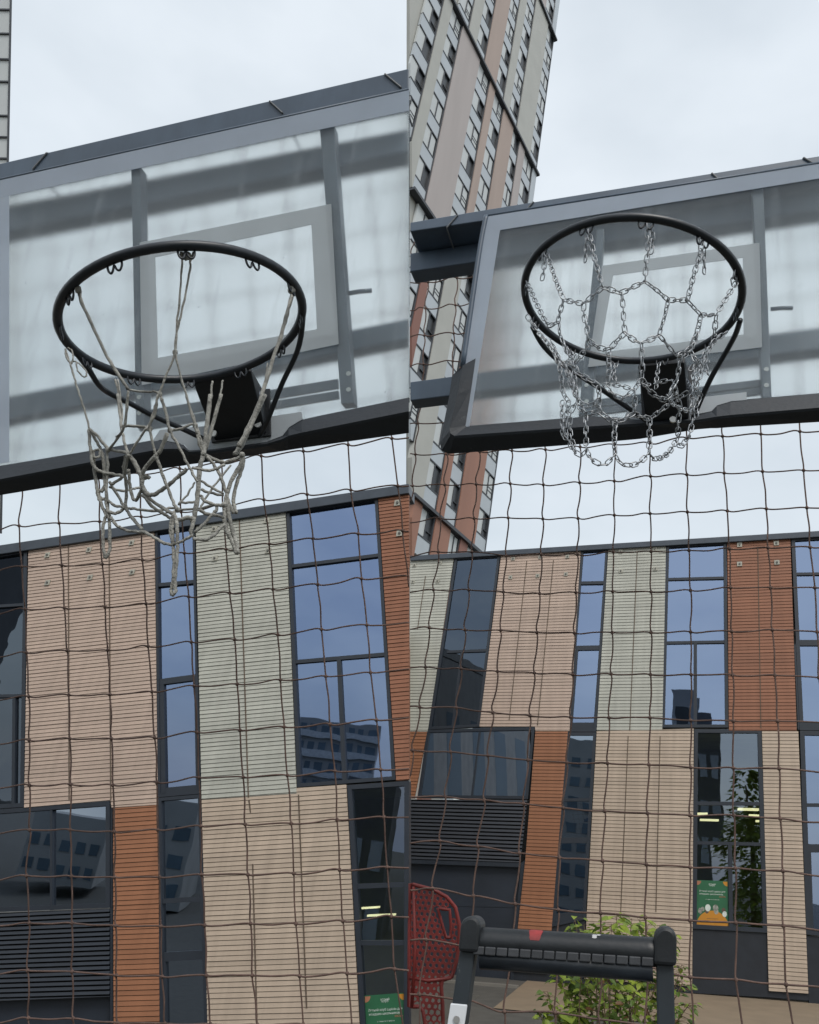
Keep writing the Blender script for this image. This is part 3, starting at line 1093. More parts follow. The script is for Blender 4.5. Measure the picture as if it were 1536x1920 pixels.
def board(side):
    R = side == 'R'
    f = FBR if R else FBL
    foot = f.P(0, 0, -.03)
    if R:
        root = thing('backboard', foot, 'clear backboard with thick black corner padding, behind the chain net hoop', 'backboard', 'basketball backboards')
        outer = [(913, 405), (1575, 300), (1575, 755), (1340, 772), (868, 806)]
        stripe_t = [(913, 406), (1575, 301), (1575, 328), (938, 431)]
        stripe_l = [(913, 406), (938, 431), (936, 440), (880, 800), (856, 800)]
        sq_o = [(1130, 498), (1424, 455), (1429, 651), (1103, 688)]
        sq_i = [(1150, 516), (1393, 483), (1394.5, 627), (1125, 661)]
        bars = [[(1119, 432), (1133, 430), (1110, 778), (1085, 780)], [(1410, 352), (1431, 349), (1447, 748), (1430, 750)]]
        hbar = [(1100, 752), (1428, 712), (1429, 724), (1098, 766)]
        hbar2 = [(1098, 768), (1430, 727), (1430, 739), (1096, 781)]
        pin = (1445, 581, 1486, 577)
    else:
        root = thing('backboard', foot, 'wide clear backboard behind the torn rope net hoop', 'backboard', 'basketball backboards')
        outer = [(-45, 347), (SL, 168), (SL, 752), (565, 786), (345, 826), (-45, 886)]
        stripe_t = [(-45, 348), (SL, 169), (SL, 207), (-45, 380)]
        stripe_l = [(-45, 381), (17, 367), (17, 866), (-45, 876)]
        sq_o = [(262, 455), (621, 382), (635, 645), (266, 722)]
        sq_i = [(291, 482), (584, 421), (594.5, 617), (296, 671)]
        bars = [[(247, 316), (264, 313), (272, 800), (256, 802)], [(600, 238), (627, 234), (664, 756), (640, 758)]]
        hbar = [(262, 772), (634, 711), (635, 728), (262, 790)]
        hbar2 = [(262, 793), (635, 733), (636, 747), (262, 808)]
        pin = (655, 551, 697, 544)
    panel(f, outer, 'board', root, 'panel', -.010, 0)
    mb = MB()
    mb.pxpoly(f, stripe_t, .0015, .003)
    mb.pxpoly(f, stripe_l, .0015, .003)
    mb.build('border_stripe', 'paint', root)
    oo, ii = [f.ab(x, y, .003) for x, y in sq_o], [f.ab(x, y, .003) for x, y in sq_i]
    mb = MB()
    for i in range(4):
        j = (i + 1) % 4
        mb.poly(f, [oo[i], oo[j], ii[j], ii[i]], .0015, .003)
    mb.build('target_square', 'paint2', root)
    for q in bars:
        mb = MB()
        mb.pxpoly(f, q, -.052, -.014)
        b = mb.build('support_bar', 'bar', root, bevel=.002)
        p = f.ab(q[2][0] - 10, q[2][1] - 25, -.012)
        p2 = f.ab(q[2][0] - 10, q[2][1] - 55, -.012)
        m2 = MB()
        for t in (p, p2):
            m2.disc(f.P(t[0], t[1], -.0145), f.N, .006, .003, 10)
        m2.build('bolt', 'zinc', b)
    for q in (hbar, hbar2):
        mb = MB()
        mb.pxpoly(f, q, -.062, -.053)
        mb.build('mounting_bar', 'bar', root)
    mb = MB()
    a, b = f.ab(pin[0], pin[1], -.04), f.ab(pin[2], pin[3], -.04)
    mb.tube([f.P(a[0], a[1], -.04), f.P((a[0] + b[0]) / 2, (a[1] + b[1]) / 2, -.04), f.P(b[0], b[1], -.045)], .006, 8)
    mb.build('latch_pin', 'bar', root, smooth=True)
    # padding: a lit front slope over a dark underside that runs back below the panel
    if R:
        T = [(892, 672), (884, 728), (873, 798), (875, 800), (882, 799), (1112, 781), (1200, 786), (1308, 778), (1333, 771), (1344, 760), (1370, 752), (1575, 735)]
        Fm = [(868, 685), (858, 740), (843, 803), (844, 812), (852, 817), (1112, 799), (1200, 794), (1308, 787), (1333, 783), (1344, 781), (1370, 778), (1575, 761)]
        Bm = [(848, 704), (842, 745), (825, 830), (828, 845), (842, 851), (1112, 831), (1200, 823), (1308, 805), (1333, 803), (1344, 803), (1370, 801), (1575, 789)]
    else:
        T = [(-45, 882), (240, 834), (300, 824), (345, 834), (354, 844), (400, 842), (500, 828), (530, 818), (541, 802), (566, 787), (SL, 746)]
        Fm = [(-45, 907), (240, 853), (300, 842), (345, 841), (354, 847), (400, 845), (500, 832), (530, 823), (541, 817), (566, 811), (SL, 771)]
        Bm = [(-45, 936), (240, 889), (300, 879), (345, 873), (354, 871), (400, 865), (500, 850), (530, 846), (541, 844), (566, 840), (SL, 812)]
    tp = [f.hit(x, y, .004) for x, y in T]
    fm = [f.hit(x, y, .026) for x, y in Fm]
    fm2 = [f.hit(x, y + 5, .022) for x, y in Fm]
    bm_ = [f.hit(x, y, -.02) for x, y in Bm]
    bt = [f.hit(x, y, -.02) for x, y in T]
    n = len(T)
    mb = MB()
    loop = [tp, fm, fm2, bm_, bt]
    for r_ in range(5):
        p, q = loop[r_], loop[(r_ + 1) % 5]
        for k in range(n - 1):
            mb.add([p[k], p[k + 1], q[k + 1], q[k]], [[0, 1, 2, 3]])
    for k in (0, n - 1):
        mb.add([l[k] for l in loop], [[0, 1, 2, 3, 4]])
    mb.build('edge_padding', 'pad', root)
    mb = MB()
    if R:
        mb.pxpoly(f, [(1168, 790), (1205, 786), (1300, 778), (1334, 771), (1345, 760), (1372, 752), (1400, 750), (1400, 735), (1180, 760)], .002, .006)
        mb.build('mount_plate', 'lip', root)
        m2 = MB()
        e = [(912, 405), (898, 480), (868, 688)]
        P = [f.hit(x, y, 0) for x, y in e]
        m2.tube(smooth_path(P, 6), .0085, 8)
        m2.tube([f.hit(912, 405, 0), f.hit(1250, 351.5, 0), f.hit(1575, 300, 0)], .005, 8)
        m2.build('edge_tube', 'steel', root, smooth=True)
    else:
        mb.pxpoly(f, [(280, 836), (300, 806), (420, 796), (500, 782), (565, 772), (567, 786), (542, 801), (530, 817), (500, 828), (400, 844), (354, 844), (345, 833), (300, 824)], .002, .006)
        mb.build('mount_plate', 'lip', root)
        m2 = MB()
        m2.tube([f.hit(-45, 347, 0), f.hit(360, 258, 0), f.hit(SL, 168, 0)], .004, 8)
        m2.build('edge_tube', 'steel', root, smooth=True)
    return f


def rails(side):
    R = side == 'R'
    fb = FBR if R else FBL
    if R:
        root = thing('steel_frame', fb.P(0, 0, -.1), 'dark horizontal steel rails running past the right backboard to the tower side', 'frame', 'steel rail frames')
        A = [(SR, 417), (905, 394), (1575, 286), (1575, 306), (905, 414), (SR, 434)]
        Bq = [(SR, 475), (1575, 352), (1575, 388), (SR, 509)]
        Cq = [(SR, 716), (1575, 610), (1575, 650), (SR, 751)]
        ties = [((858, 404), (838, 427)), ((1000, 379), (985, 396)), ((1335, 325), (1346, 335)), ((1507, 296), (1522, 305))]
    else:
        root = thing('steel_frame', fb.P(0, 0, -.1), 'dark horizontal steel rails along the top of the left backboard', 'frame', 'steel rail frames')
        A = [(-45, 317), (SL, 128), (SL, 172), (-45, 346)]
        Bq = [(-45, 398), (SL, 243), (SL, 285), (-45, 446)]
        Cq = [(-45, 756), (SL, 598), (SL, 636), (-45, 800)]
        ties = [((88, 287), (62, 317)), ((506, 190), (530, 212)), ((722, 139), (752, 164))]
    for q, d1, d0 in ((A, -.055, -.20 if R else -.135), (Bq, -.15, -.215), (Cq, -.15, -.205)):
        mb = MB()
        qa = [fb.ab(x, y, d1) for x, y in q]
        qb = [(seam_a(fb, b, d0) if (not R and x == SL) else a, b) for (x, y), (a, b) in zip(q, qa)]
        mb.prism([fb.P(a, b, d1) for a, b in qa], [fb.P(a, b, d0) for a, b in qb])
        mb.build('rail', 'steel', root, bevel=.003)
    for (p, q) in ties:
        mb = MB()
        a, b = fb.hit(*p, -.053), fb.hit(*q, -.053)
        P = [a - fb.N * .15 + fb.B * .004, a - fb.N * .005 + fb.B * .004, a + fb.N * .001, b + fb.N * .001, b - fb.N * .006 - fb.B * .003, b - fb.N * .15 - fb.B * .004]
        mb.tube(P, .0026, 6)
        mb.build('cable_tie', 'tie', root)


# ------------------------------------------------------------------ hoops
class Hoop:
    def __init__(s, c, n, base_f):
        s.c, s.n = c, n
        t = CAM - c
        s.near = unit(t - (t @ n) * n)
        s.lat = np.cross(s.near, n)
        s.f = base_f

    def on(s, px, py, h=0.0):
        r = ray(px, py)
        q = s.c - h * s.n
        return CAM + r * (((q - CAM) @ s.n) / (r @ s.n))

    def rho(s, h):
        return RING * (1 - .42 * min(1, max(0, h / .40)))

    def pt(s, px, py, side, fac=1.0):
        """a point of the net wall seen at this place; side +1 the near wall, -1 the wall by the board"""
        r = ray(px, py)
        h, X = 0.1, None
        sg = 0.7 * side
        for _ in range(12):
            rho = s.rho(h)
            off = sg * rho * fac
            X = CAM + r * (((s.c + off * s.near - CAM) @ s.near) / (r @ s.near))
            h = -(X - s.c) @ s.n
            lat = ((X - s.c) @ s.lat) / rho
            tgt = side * math.sqrt(max(.03, 1 - lat * lat))
            sg = .5 * sg + .5 * tgt
        return X

    def ring_pt(s, ang, r=RING):
        return s.c + r * (math.cos(ang) * s.lat + math.sin(ang) * s.near)

    def ang(s, px, py):
        X = s.on(px, py) - s.c
        return math.atan2(X @ s.near, X @ s.lat)


HR, HL = Hoop(CR, NR_, FBR), Hoop(CL, NL_, FBL)


def hoop(side):
    R = side == 'R'
    h, f = (HR, FBR) if R else (HL, FBL)
    if R:
        root = thing('basketball_hoop', h.c, 'black basketball rim carrying the metal chain net', 'hoop', 'basketball hoops')
    else:
        root = thing('basketball_hoop', h.c, 'black basketball rim with empty hooks and a torn rope net', 'hoop', 'basketball hoops')
    mb = MB()
    mb.tube([h.ring_pt(2 * math.pi * i / 72) for i in range(72)], .0088 if R else .0092, 12, closed=True)
    mb.build('rim', 'black', root, smooth=True)
    a0 = h.ang(1213, 413) if R else h.ang(347, 466)
    for k in range(12):
        a = a0 + k * math.pi / 6 + random.uniform(-.02, .02)
        e = [h.ring_pt(a + da, RING - .004) - h.n * dn for da, dn in
             ((-.062, .004), (-.060, .016), (-.040, .024), (-.020, .020), (-.004, .010), (.012, .020), (.036, .024), (.058, .016), (.060, .004))]
        m2 = MB()
        m2.tube(smooth_path(e, 3), .0021, 6)
        m2.build('net_hook', 'black', root, smooth=True)
    # bracket and braces
    mb = MB()
    if R:
        fr_ = [(1197, 684), (1284, 676)]
        bk = [(1213, 800), (1292, 793), (1292, 700), (1205, 702)]
        br = [[(998, 612), (1020, 650), (1062, 688), (1122, 726), (1162, 754), (1214, 790)], [(1388, 600), (1380, 625), (1366, 652), (1337, 702), (1315, 748), (1300, 785)]]
        sp = [(1270, 700), (1296, 740)]
        bolts = [(1218, 770), (1262, 788)]
    else:
        fr_ = [(362, 714), (470, 692)]
        bk = [(404, 828), (500, 815), (500, 742), (384, 748)]
        br = [[(135, 652), (163, 687), (184, 720), (205, 737), (247, 758), (288, 780), (340, 803), (392, 828)], [(568, 596), (563, 639), (552, 672), (528, 722), (502, 788), (488, 816)]]
        sp = [(458, 715), (487, 748)]
        bolts = [(485, 796), (402, 813)]
    pts = [h.on(x, y) - h.n * .006 for x, y in fr_] + [h.on(x, y) + h.n * .006 for x, y in fr_]
    pts += [f.hit(x, y, .008) for x, y in bk]
    mb.hull(pts)
    bo = mb.build('bracket', 'bracket', root, bevel=.003)
    mb = MB()
    mb.pxpoly(f, [(bk[0][0] - 8, bk[0][1] + 2), (bk[1][0] + 8, bk[1][1] + 2), (bk[1][0] + 6, bk[2][1] - 14), (bk[0][0] - 14, bk[3][1] - 12)], .006, .012)
    mb.build('back_plate', 'bracket', bo, bevel=.002)
    for q in bolts:
        m2 = MB()
        m2.disc(f.hit(*q, .035), f.N, .0085, .006, 12)
        m2.build('bolt', 'zinc', bo)
    m2 = MB()
    a, b = f.hit(*sp[0], .11), f.hit(*sp[1], .06)
    ax = unit(b - a)
    u = unit(np.cross(ax, h.n))
    w = np.cross(ax, u)
    L = np.linalg.norm(b - a)
    m2.tube([a + ax * L * i / 96 + .012 * (math.cos(i * math.pi / 6) * u + math.sin(i * math.pi / 6) * w) for i in range(97)], .0018, 5)
    m2.build('spring', 'bar', bo, smooth=True)
    for pts in br:
        n = len(pts)
        P = []
        for i, (x, y) in enumerate(pts):
            t = i / (n - 1)
            A = h.on(x, y) if i == 0 else None
            start = h.on(*pts[0])
            end = f.hit(*pts[-1], .03)
            d0, d1 = (start - CAM) @ f.N, (end - CAM) @ f.N
            dd = d0 + (d1 - d0) * t
            r = ray(x, y)
            P.append(CAM + r * (dd / (r @ f.N)))
        m2 = MB()
        m2.tube(smooth_path(P, 5), .0062, 8)
        m2.build('brace', 'black', root, smooth=True)


def Z1(*p): return [(80 + x / 4.8, 420 + y / 4.8) for x, y in p]
def Z2(*p): return [(320 + x / 4.572, 420 + y / 4.572) for x, y in p]
def Z3(*p): return [(140 + x / 4.267, 740 + y / 4.267) for x, y in p]
def Q4(*p): return [(960 + x / 5.486, 380 + y / 5.486) for x, y in p]
def Q5(*p): return [(1160 + x / 5.486, 380 + y / 5.486) for x, y in p]
def Q6(*p): return [(1010 + x / 3.938, 620 + y / 3.938) for x, y in p]


def rope_net():
    S = []       # (points, side, width factor)
    a = S.append
    a((Z1((1258, 300), (1250, 420), (1232, 700), (1205, 950), (1192, 1155), (1085, 1440), (1050, 1530), (1000, 1680), (955, 1840)), .9, .8))
    a((Z1((1335, 300), (1320, 450), (1265, 740), (1215, 960), (1195, 1155), (1280, 1500), (1350, 1740), (1390, 1890)), .9, .8))
    a((Z1((330, 600), (340, 680), (440, 900), (560, 1160), (650, 1310), (770, 1490)), .9, 1.15))
    a((Z1((345, 600), (352, 680), (450, 905), (572, 1165), (655, 1300), (772, 1492)), .85, .8))
    a((Z1((770, 1490), (880, 1508), (1000, 1508), (1055, 1535)), .8, .8))
    a((Z1((770, 1500), (765, 1620), (735, 1830), (662, 1920)), .7, .85))
    a((Z1((1055, 1540), (1075, 1580), (1112, 1700), (1142, 1850)), .8, .9))
    a((Z1((650, 1400), (690, 1550), (705, 1700), (712, 1830)), -.9, 1.0))
    a((Z1((680, 1400), (700, 1560), (720, 1700), (700, 1830)), -.85, .7))
    a((Z1((715, 1825), (800, 1818), (930, 1832), (965, 1800)), -.5, .9))
    a((Z1((205, 1120), (215, 1200), (250, 1260), (285, 1390), (322, 1500), (370, 1660), (422, 1850)), -.2, .8))
    a((Z1((225, 1110), (262, 1140), (275, 1210), (255, 1262), (230, 1200), (212, 1140)), -.2, .6))
    a((Z1((255, 1245), (300, 1240), (345, 1270), (390, 1320), (395, 1365), (360, 1372), (318, 1320), (300, 1250)), -.2, .6))
    a((Z2((358, 1350), (352, 1420), (330, 1600), (310, 1720), (290, 1850), (268, 1920)), -.8, .95))
    a((Z2((445, 1340), (440, 1400), (400, 1560), (352, 1790), (310, 1910)), -.75, .85))
    a((Z2((1050, 590), (1000, 770), (950, 950), (870, 1180), (780, 1480), (680, 1750), (590, 1905)), .5, 1.5))
    a((Z2((1040, 590), (985, 800), (935, 980), (860, 1200), (765, 1500), (665, 1750), (575, 1905)), .45, 1.1))
    a((Z2((830, 1190), (822, 1280), (800, 1420), (775, 1490)), -.5, .7))
    a((Z2((1030, 540), (1012, 560), (1022, 590), (1050, 585)), .5, .7))
    a((Z2((90, 240), (100, 290), (150, 300), (185, 280), (195, 240)), .95, 1.1))
    # tangled lower part
    a((Z3((118, 272), (125, 420), (150, 480), (160, 600), (182, 780), (212, 870), (250, 960), (232, 1040), (232, 1200), (250, 1305), (284, 1200), (275, 960), (250, 760), (225, 500), (180, 380), (122, 280)), .3, 1.25))
    a((Z3((120, 275), (200, 350), (270, 430), (410, 462), (432, 478)), .6, 1.2))
    a((Z3((130, 430), (150, 560), (200, 612), (280, 632), (402, 655)), .6, 1.2))
    a((Z3((260, 440), (266, 600), (250, 820), (272, 1000)), .5, 1.0))
    a((Z3((150, 450), (195, 440), (200, 490), (160, 500), (148, 455)), .6, .9))
    a((Z3((221, 470), (255, 640), (225, 760), (180, 775), (215, 830), (262, 840)), .2, 1.3))
    a((Z3((345, 0), (372, 240), (400, 385), (432, 472)), -.7, 1.2))
    a((Z3((425, 0), (402, 220), (375, 300), (290, 420), (268, 445)), .6, 1.0))
    a((Z3((385, 250), (470, 252), (575, 262), (602, 292)), .2, 1.0))
    a((Z3((575, 270), (510, 365), (460, 450), (432, 480)), .7, .9))
    a((Z3((668, 0), (642, 150), (600, 262), (640, 440), (652, 492)), .9, .95))
    a((Z3((690, 20), (740, 180), (760, 282), (840, 430), (920, 580), (982, 700)), .9, 1.0))
    a((Z3((762, 290), (860, 270), (962, 242), (1000, 400), (1032, 470)), .5, 1.05))
    a((Z3((742, 310), (692, 430), (650, 490), (562, 590), (540, 680), (560, 770), (622, 802), (722, 748), (830, 660), (902, 590)), .8, 1.55))
    a((Z3((650, 490), (690, 600), (740, 730), (800, 880), (822, 922)), .9, 1.15))
    a((Z3((890, 0), (950, 180), (1000, 330), (1022, 452)), .5, 1.0))
    a((Z3((1085, 0), (1052, 300), (1032, 470), (1002, 600), (985, 800), (960, 970), (932, 1010)), -.2, 1.9))
    a((Z3((1172, 0), (1100, 262), (1052, 440)), -.3, 1.5))
    a((Z3((1520, 0), (1425, 200), (1335, 400), (1285, 482)), .35, 2.2))
    a((Z3((1040, 480), (1100, 510), (1200, 542), (1300, 512), (1342, 482)), .1, 1.5))
    a((Z3((1060, 500), (1140, 600), (1200, 740), (1230, 850), (1272, 950)), .3, 1.3))
    a((Z3((940, 580), (1060, 605), (1140, 590), (1202, 558)), .8, 1.1))
    a((Z3((1340, 470), (1335, 540), (1250, 700), (1212, 830), (1200, 1000), (1222, 1100), (1272, 1200), (1300, 1272), (1292, 1180), (1242, 1000), (1222, 850)), .3, 1.6))
    a((Z3((1350, 480), (1345, 570), (1302, 700), (1272, 850), (1292, 950)), .2, 1.5))
    a((Z3((430, 480), (402, 620), (415, 750), (410, 900), (440, 960), (500, 1030), (542, 1075)), .8, 1.25))
    a((Z3((440, 480), (500, 580), (542, 660), (600, 655)), .7, 1.7))
    a((Z3((430, 600), (440, 720), (470, 830), (505, 832), (540, 740)), .8, 1.3))
    a((Z3((410, 480), (395, 560), (380, 660), (290, 720)), .5, 1.2))
    a((Z3((280, 700), (340, 800), (410, 900), (480, 912), (620, 930), (780, 905), (822, 922)), -.3, 1.1))
    a((Z3((270, 850), (330, 890), (402, 898)), .5, 1.1))
    a((Z3((280, 740), (380, 770), (480, 752), (540, 742)), -.6, 1.0))
    a((Z3((540, 800), (620, 890), (720, 960), (792, 1002)), .6, 1.2))
    a((Z3((550, 780), (642, 870), (750, 930), (802, 962)), .7, 1.4))
    a((Z3((290, 980), (340, 1050), (430, 1090), (562, 1102), (650, 1150), (762, 1202), (862, 1170), (942, 1130)), .9, 1.1))
    a((Z3((260, 930), (312, 950), (372, 930), (402, 898)), .6, 1.3))
    a((Z3((800, 935), (788, 1000), (780, 1100), (794, 1300), (790, 1480), (772, 1570), (785, 1602), (806, 1570), (802, 1480), (820, 1250), (822, 1100), (812, 1000), (795, 950)), .9, 1.3))
    a((Z3((795, 960), (770, 1010), (772, 1140), (798, 1200)), .9, 1.0))
    a((Z3((830, 880), (902, 800), (962, 700)), -.5, .9))
    a((Z3((850, 862), (960, 862), (992, 838)), -.5, 1.1))
    a((Z3((830, 922), (1000, 912), (1130, 880), (1192, 880)), -.7, .9))
    a((Z3((1010, 690), (1090, 740), (1192, 792)), -.4, 1.1))
    a((Z3((1010, 760), (1110, 792), (1192, 802)), -.6, 1.2))
    a((Z3((1010, 800), (1040, 850), (1120, 880), (1192, 890)), .3, 1.3))
    a((Z3((1250, 560), (1110, 740), (1030, 860), (1002, 920)), -.5, .9))
    a((Z3((1140, 880), (1130, 930), (1080, 960), (1002, 922)), -.3, 1.4))
    a((Z3((960, 1100), (1040, 1032), (1100, 960), (1192, 982)), .6, 1.2))
    a((Z3((960, 980), (932, 1110), (952, 1130)), .6, 1.4))
    a((Z3((950, 1150), (1060, 1160), (1130, 1110), (1202, 1040)), .7, 1.2))
    a((Z3((820, 1010), (880, 990), (952, 982)), .6, 1.6))
    mb = MB()
    for pts, sd, w in S:
        P = [HL.pt(x, y, 1 if sd > 0 else -1, abs(sd)) for x, y in pts]
        P = smooth_path(P, 5)
        P = [p + V(*[random.uniform(-.0009, .0009) for _ in range(3)]) for p in P]
        mb.tube(P, [.0024 * w * random.uniform(.88, 1.12) for _ in P], 7)
    for x, y in Z3((432, 478), (652, 492), (822, 922), (1032, 470), (268, 440), (402, 898), (1340, 480), (602, 275), (765, 285), (965, 245), (1195, 880), (560, 660)) + Z1((1193, 1155), (1053, 1532)):
        mb.blob(HL.pt(x, y, 1, .7), .0055)
    for (x, y), sd in ((Z1((330, 590))[0], 1), (Z1((1297, 285))[0], 1), (Z2((1035, 560))[0], 1)):
        for k in range(3):
            mb.blob(HL.pt(x + random.uniform(-3, 3), y + random.uniform(-3, 3), sd, .95), .0062)
    o = mb.build('rope_net', 'rope', smooth=True)
    tag(o, 'torn grey white rope net tangled under the left black rim', 'net')


def chain_net():
    S = []
    a = S.append
    # (points, side, factor)
    nw = 1.0
    a((Q4((790, 285), (830, 480), (862, 620), (930, 860)), 1, nw))
    a((Q4((1390, 225), (1400, 480), (1380, 640), (1370, 805)), 1, nw))
    a((Q4((1430, 250), (1445, 360), (1430, 520)), 1, .97))
    a((Q4((350, 510), (400, 640), (460, 820), (530, 985)), 1, nw))
    a((Q4((335, 520), (330, 680), (310, 792)), 1, .99))
    a((Q4((780, 320), (762, 480), (755, 605)), 1, .99))
    a((Q4((530, 1000), (640, 1020), (738, 1030), (840, 950), (930, 870)), 1, nw))
    a((Q4((930, 870), (1020, 895), (1120, 925), (1250, 865), (1370, 812)), 1, nw))
    a((Q5((270, 810), (380, 890), (510, 1000)), 1, nw))
    a((Q5((510, 1000), (600, 1003), (700, 1002)), 1, nw))
    a((Q5((700, 1002), (775, 1080), (845, 1152)), 1, nw))
    a((Q5((845, 1152), (920, 1158), (1005, 1152)), 1, nw))
    a((Q5((1210, 820), (1110, 980), (1005, 1150)), 1, nw))
    a((Q5((850, 360), (840, 520), (770, 760), (720, 960), (702, 1000)), 1, nw))
    a((Q5((880, 470), (882, 600), (880, 725)), 1, .98))
    a((Q5((1195, 700), (1180, 770), (1190, 850)), 1, .98))
    a((Q5((1250, 710), (1255, 790)), 1, .98))
    a((Q4((530, 1005), (490, 1150), (475, 1232)), 1, nw))
    a((Q4((475, 1235), (430, 1245), (378, 1275)), 1, nw))
    a((Q4((150, 820), (200, 920), (240, 1010), (330, 1190), (380, 1275)), 1, nw))
    a((Q4((490, 1240), (490, 1330), (540, 1480), (560, 1545)), 1, nw))
    a((Q4((740, 1040), (742, 1150), (770, 1280), (785, 1405)), 1, nw))
    a((Q4((1130, 935), (1145, 1100), (1150, 1230), (1165, 1335)), 1, nw))
    a((Q5((510, 1010), (472, 1180), (440, 1280), (420, 1355)), 1, nw))
    a((Q5((845, 1160), (812, 1320), (762, 1450), (750, 1505)), 1, nw))
    a((Q5((1005, 1160), (990, 1300), (982, 1400), (950, 1475)), 1, nw))
    a((Q4((790, 1420), (895, 1488), (1000, 1500), (1080, 1420), (1168, 1338)), 1, nw))
    a((Q4((1168, 1340), (1240, 1400), (1322, 1445)), 1, nw))
    a((Q5((240, 1440), (330, 1405), (420, 1360)), 1, nw))
    a((Q5((420, 1365), (500, 1460), (580, 1552), (655, 1585)), 1, nw))
    a((Q5((655, 1585), (750, 1515)), 1, nw))
    a((Q4((785, 1420), (770, 1490), (720, 1560), (660, 1645)), 1, nw))
    a((Q4((155, 1165), (230, 1280), (330, 1400), (430, 1520), (470, 1640)), -.1, .9))
    # below the rim
    a((Q6((515, 130), (520, 250), (510, 385)), 1, nw))
    a((Q6((760, 95), (765, 230), (765, 355)), 1, nw))
    a((Q6((1045, 185), (1035, 280), (1025, 350), (1000, 405)), 1, nw))
    a((Q6((275, 185), (265, 240), (285, 310)), 1, nw))
    a((Q6((285, 310), (400, 380), (440, 412)), 1, nw))
    a((Q6((490, 410), (540, 455), (610, 495), (690, 450), (735, 395), (765, 360)), 1, nw))
    a((Q6((765, 362), (830, 455), (920, 508), (970, 480)), 1, nw))
    a((Q6((480, 402), (560, 400), (640, 415), (700, 438)), -1, .8))
    a((Q6((860, 390), (920, 375), (985, 365)), -1, .8))
    a((Q6((820, 400), (770, 390), (740, 360)), -1, .8))
    a((Q6((575, 245), (550, 320), (575, 385)), -1, .95))
    a((Q6((890, 240), (872, 350), (868, 425)), -1, .95))
    a((Q6((1000, 400), (960, 500), (1040, 572), (1115, 582), (1142, 505)), 1, nw))
    a((Q6((1000, 410), (1020, 480), (1042, 570)), 1, .9))
    a((Q6((290, 520), (340, 550), (390, 548), (445, 505), (442, 415)), 1, nw))
    a((Q6((1100, 455), (1000, 520), (940, 562), (820, 652)), -1, .6))
    a((Q6((450, 510), (450, 592), (540, 668)), 1, nw))
    a((Q6((540, 668), (620, 660), (700, 612)), 1, nw))
    a((Q6((700, 612), (760, 635), (820, 652)), 1, nw))
    a((Q6((712, 440), (710, 520), (705, 605)), 1, nw))
    a((Q6((350, 615), (400, 605), (452, 592)), 1, nw))
    a((Q6((300, 555), (322, 585), (350, 615)), 1, nw))
    a((Q6((348, 630), (350, 740), (352, 885)), 1, nw))
    a((Q6((565, 672), (560, 790), (565, 915)), 1, nw))
    a((Q6((817, 650), (820, 780), (815, 905)), 1, nw))
    a((Q6((1042, 570), (1030, 700), (1030, 780), (1018, 815)), 1, nw))
    a((Q6((355, 885), (390, 945), (440, 978), (495, 985), (565, 912)), 1, nw))
    a((Q6((565, 915), (610, 978), (690, 992), (760, 960), (812, 902)), 1, nw))
    a((Q6((815, 905), (860, 945), (920, 930), (970, 890), (1012, 820)), 1, nw))
    a((Q6((1018, 818), (1055, 850), (1090, 805), (1115, 780)), -.3, .9))
    a((Q6((0, 20), (80, 110), (130, 190), (160, 300), (180, 450), (222, 520)), .1, 1))
    a((Q6((222, 520), (205, 620), (190, 760), (220, 810), (262, 885), (312, 915), (352, 888)), .2, 1))
    a((Q6((90, 70), (150, 200), (230, 320), (262, 450), (292, 522)), .4, 1))
    a((Q6((292, 522), (240, 600), (232, 750), (270, 885)), .5, 1))
    a((Q6((170, 65), (220, 160), (252, 250), (272, 400), (300, 545)), .6, 1))
    a((Q6((210, 130), (250, 200), (205, 255), (232, 385), (282, 475)), .3, .95))
    a((Q6((175, 520), (172, 640), (180, 750), (212, 805)), -.3, 1))
    a((Q6((150, 250), (205, 240), (250, 260)), -.3, 1))
    a((Q6((1390, 12), (1290, 90), (1222, 230), (1172, 330), (1135, 450), (1122, 560)), .2, 1))
    a((Q6((1122, 560), (1135, 620), (1130, 700), (1110, 782)), .2, 1))
    a((Q6((1240, 130), (1215, 210), (1250, 322)), -.2, 1))
    a((Q6((1150, 195), (1200, 290), (1162, 420), (1190, 480), (1162, 560), (1168, 640)), .5, 1))
    a((Q6((1172, 20), (1130, 120), (1042, 182)), 1, nw))
    a((Q6((1130, 160), (1160, 240), (1140, 330), (1160, 400)), -.2, 1))
    a((Q6((1120, 290), (1160, 240), (1210, 215), (1255, 240)), -.4, 1))
    a((Q6((985, 370), (1005, 430), (975, 520)), .8, 1))
    root = thing('chain_net', CR - NR_ * .33, 'silver metal chain net hanging in hexagons from the right rim', 'net')

    def link(mb, c, t, u, L, wd, r):
        w = np.cross(t, u)
        pts = []
        n = 10
        hl = L / 2 - wd / 2
        for i in range(n):
            ang = 2 * math.pi * i / n
            x, y = math.cos(ang) * wd / 2, math.sin(ang) * wd / 2
            pts.append(c + t * (x + (hl if x > 0 else -hl)) + u * y)
        mb.tube(pts, r, 5, closed=True)

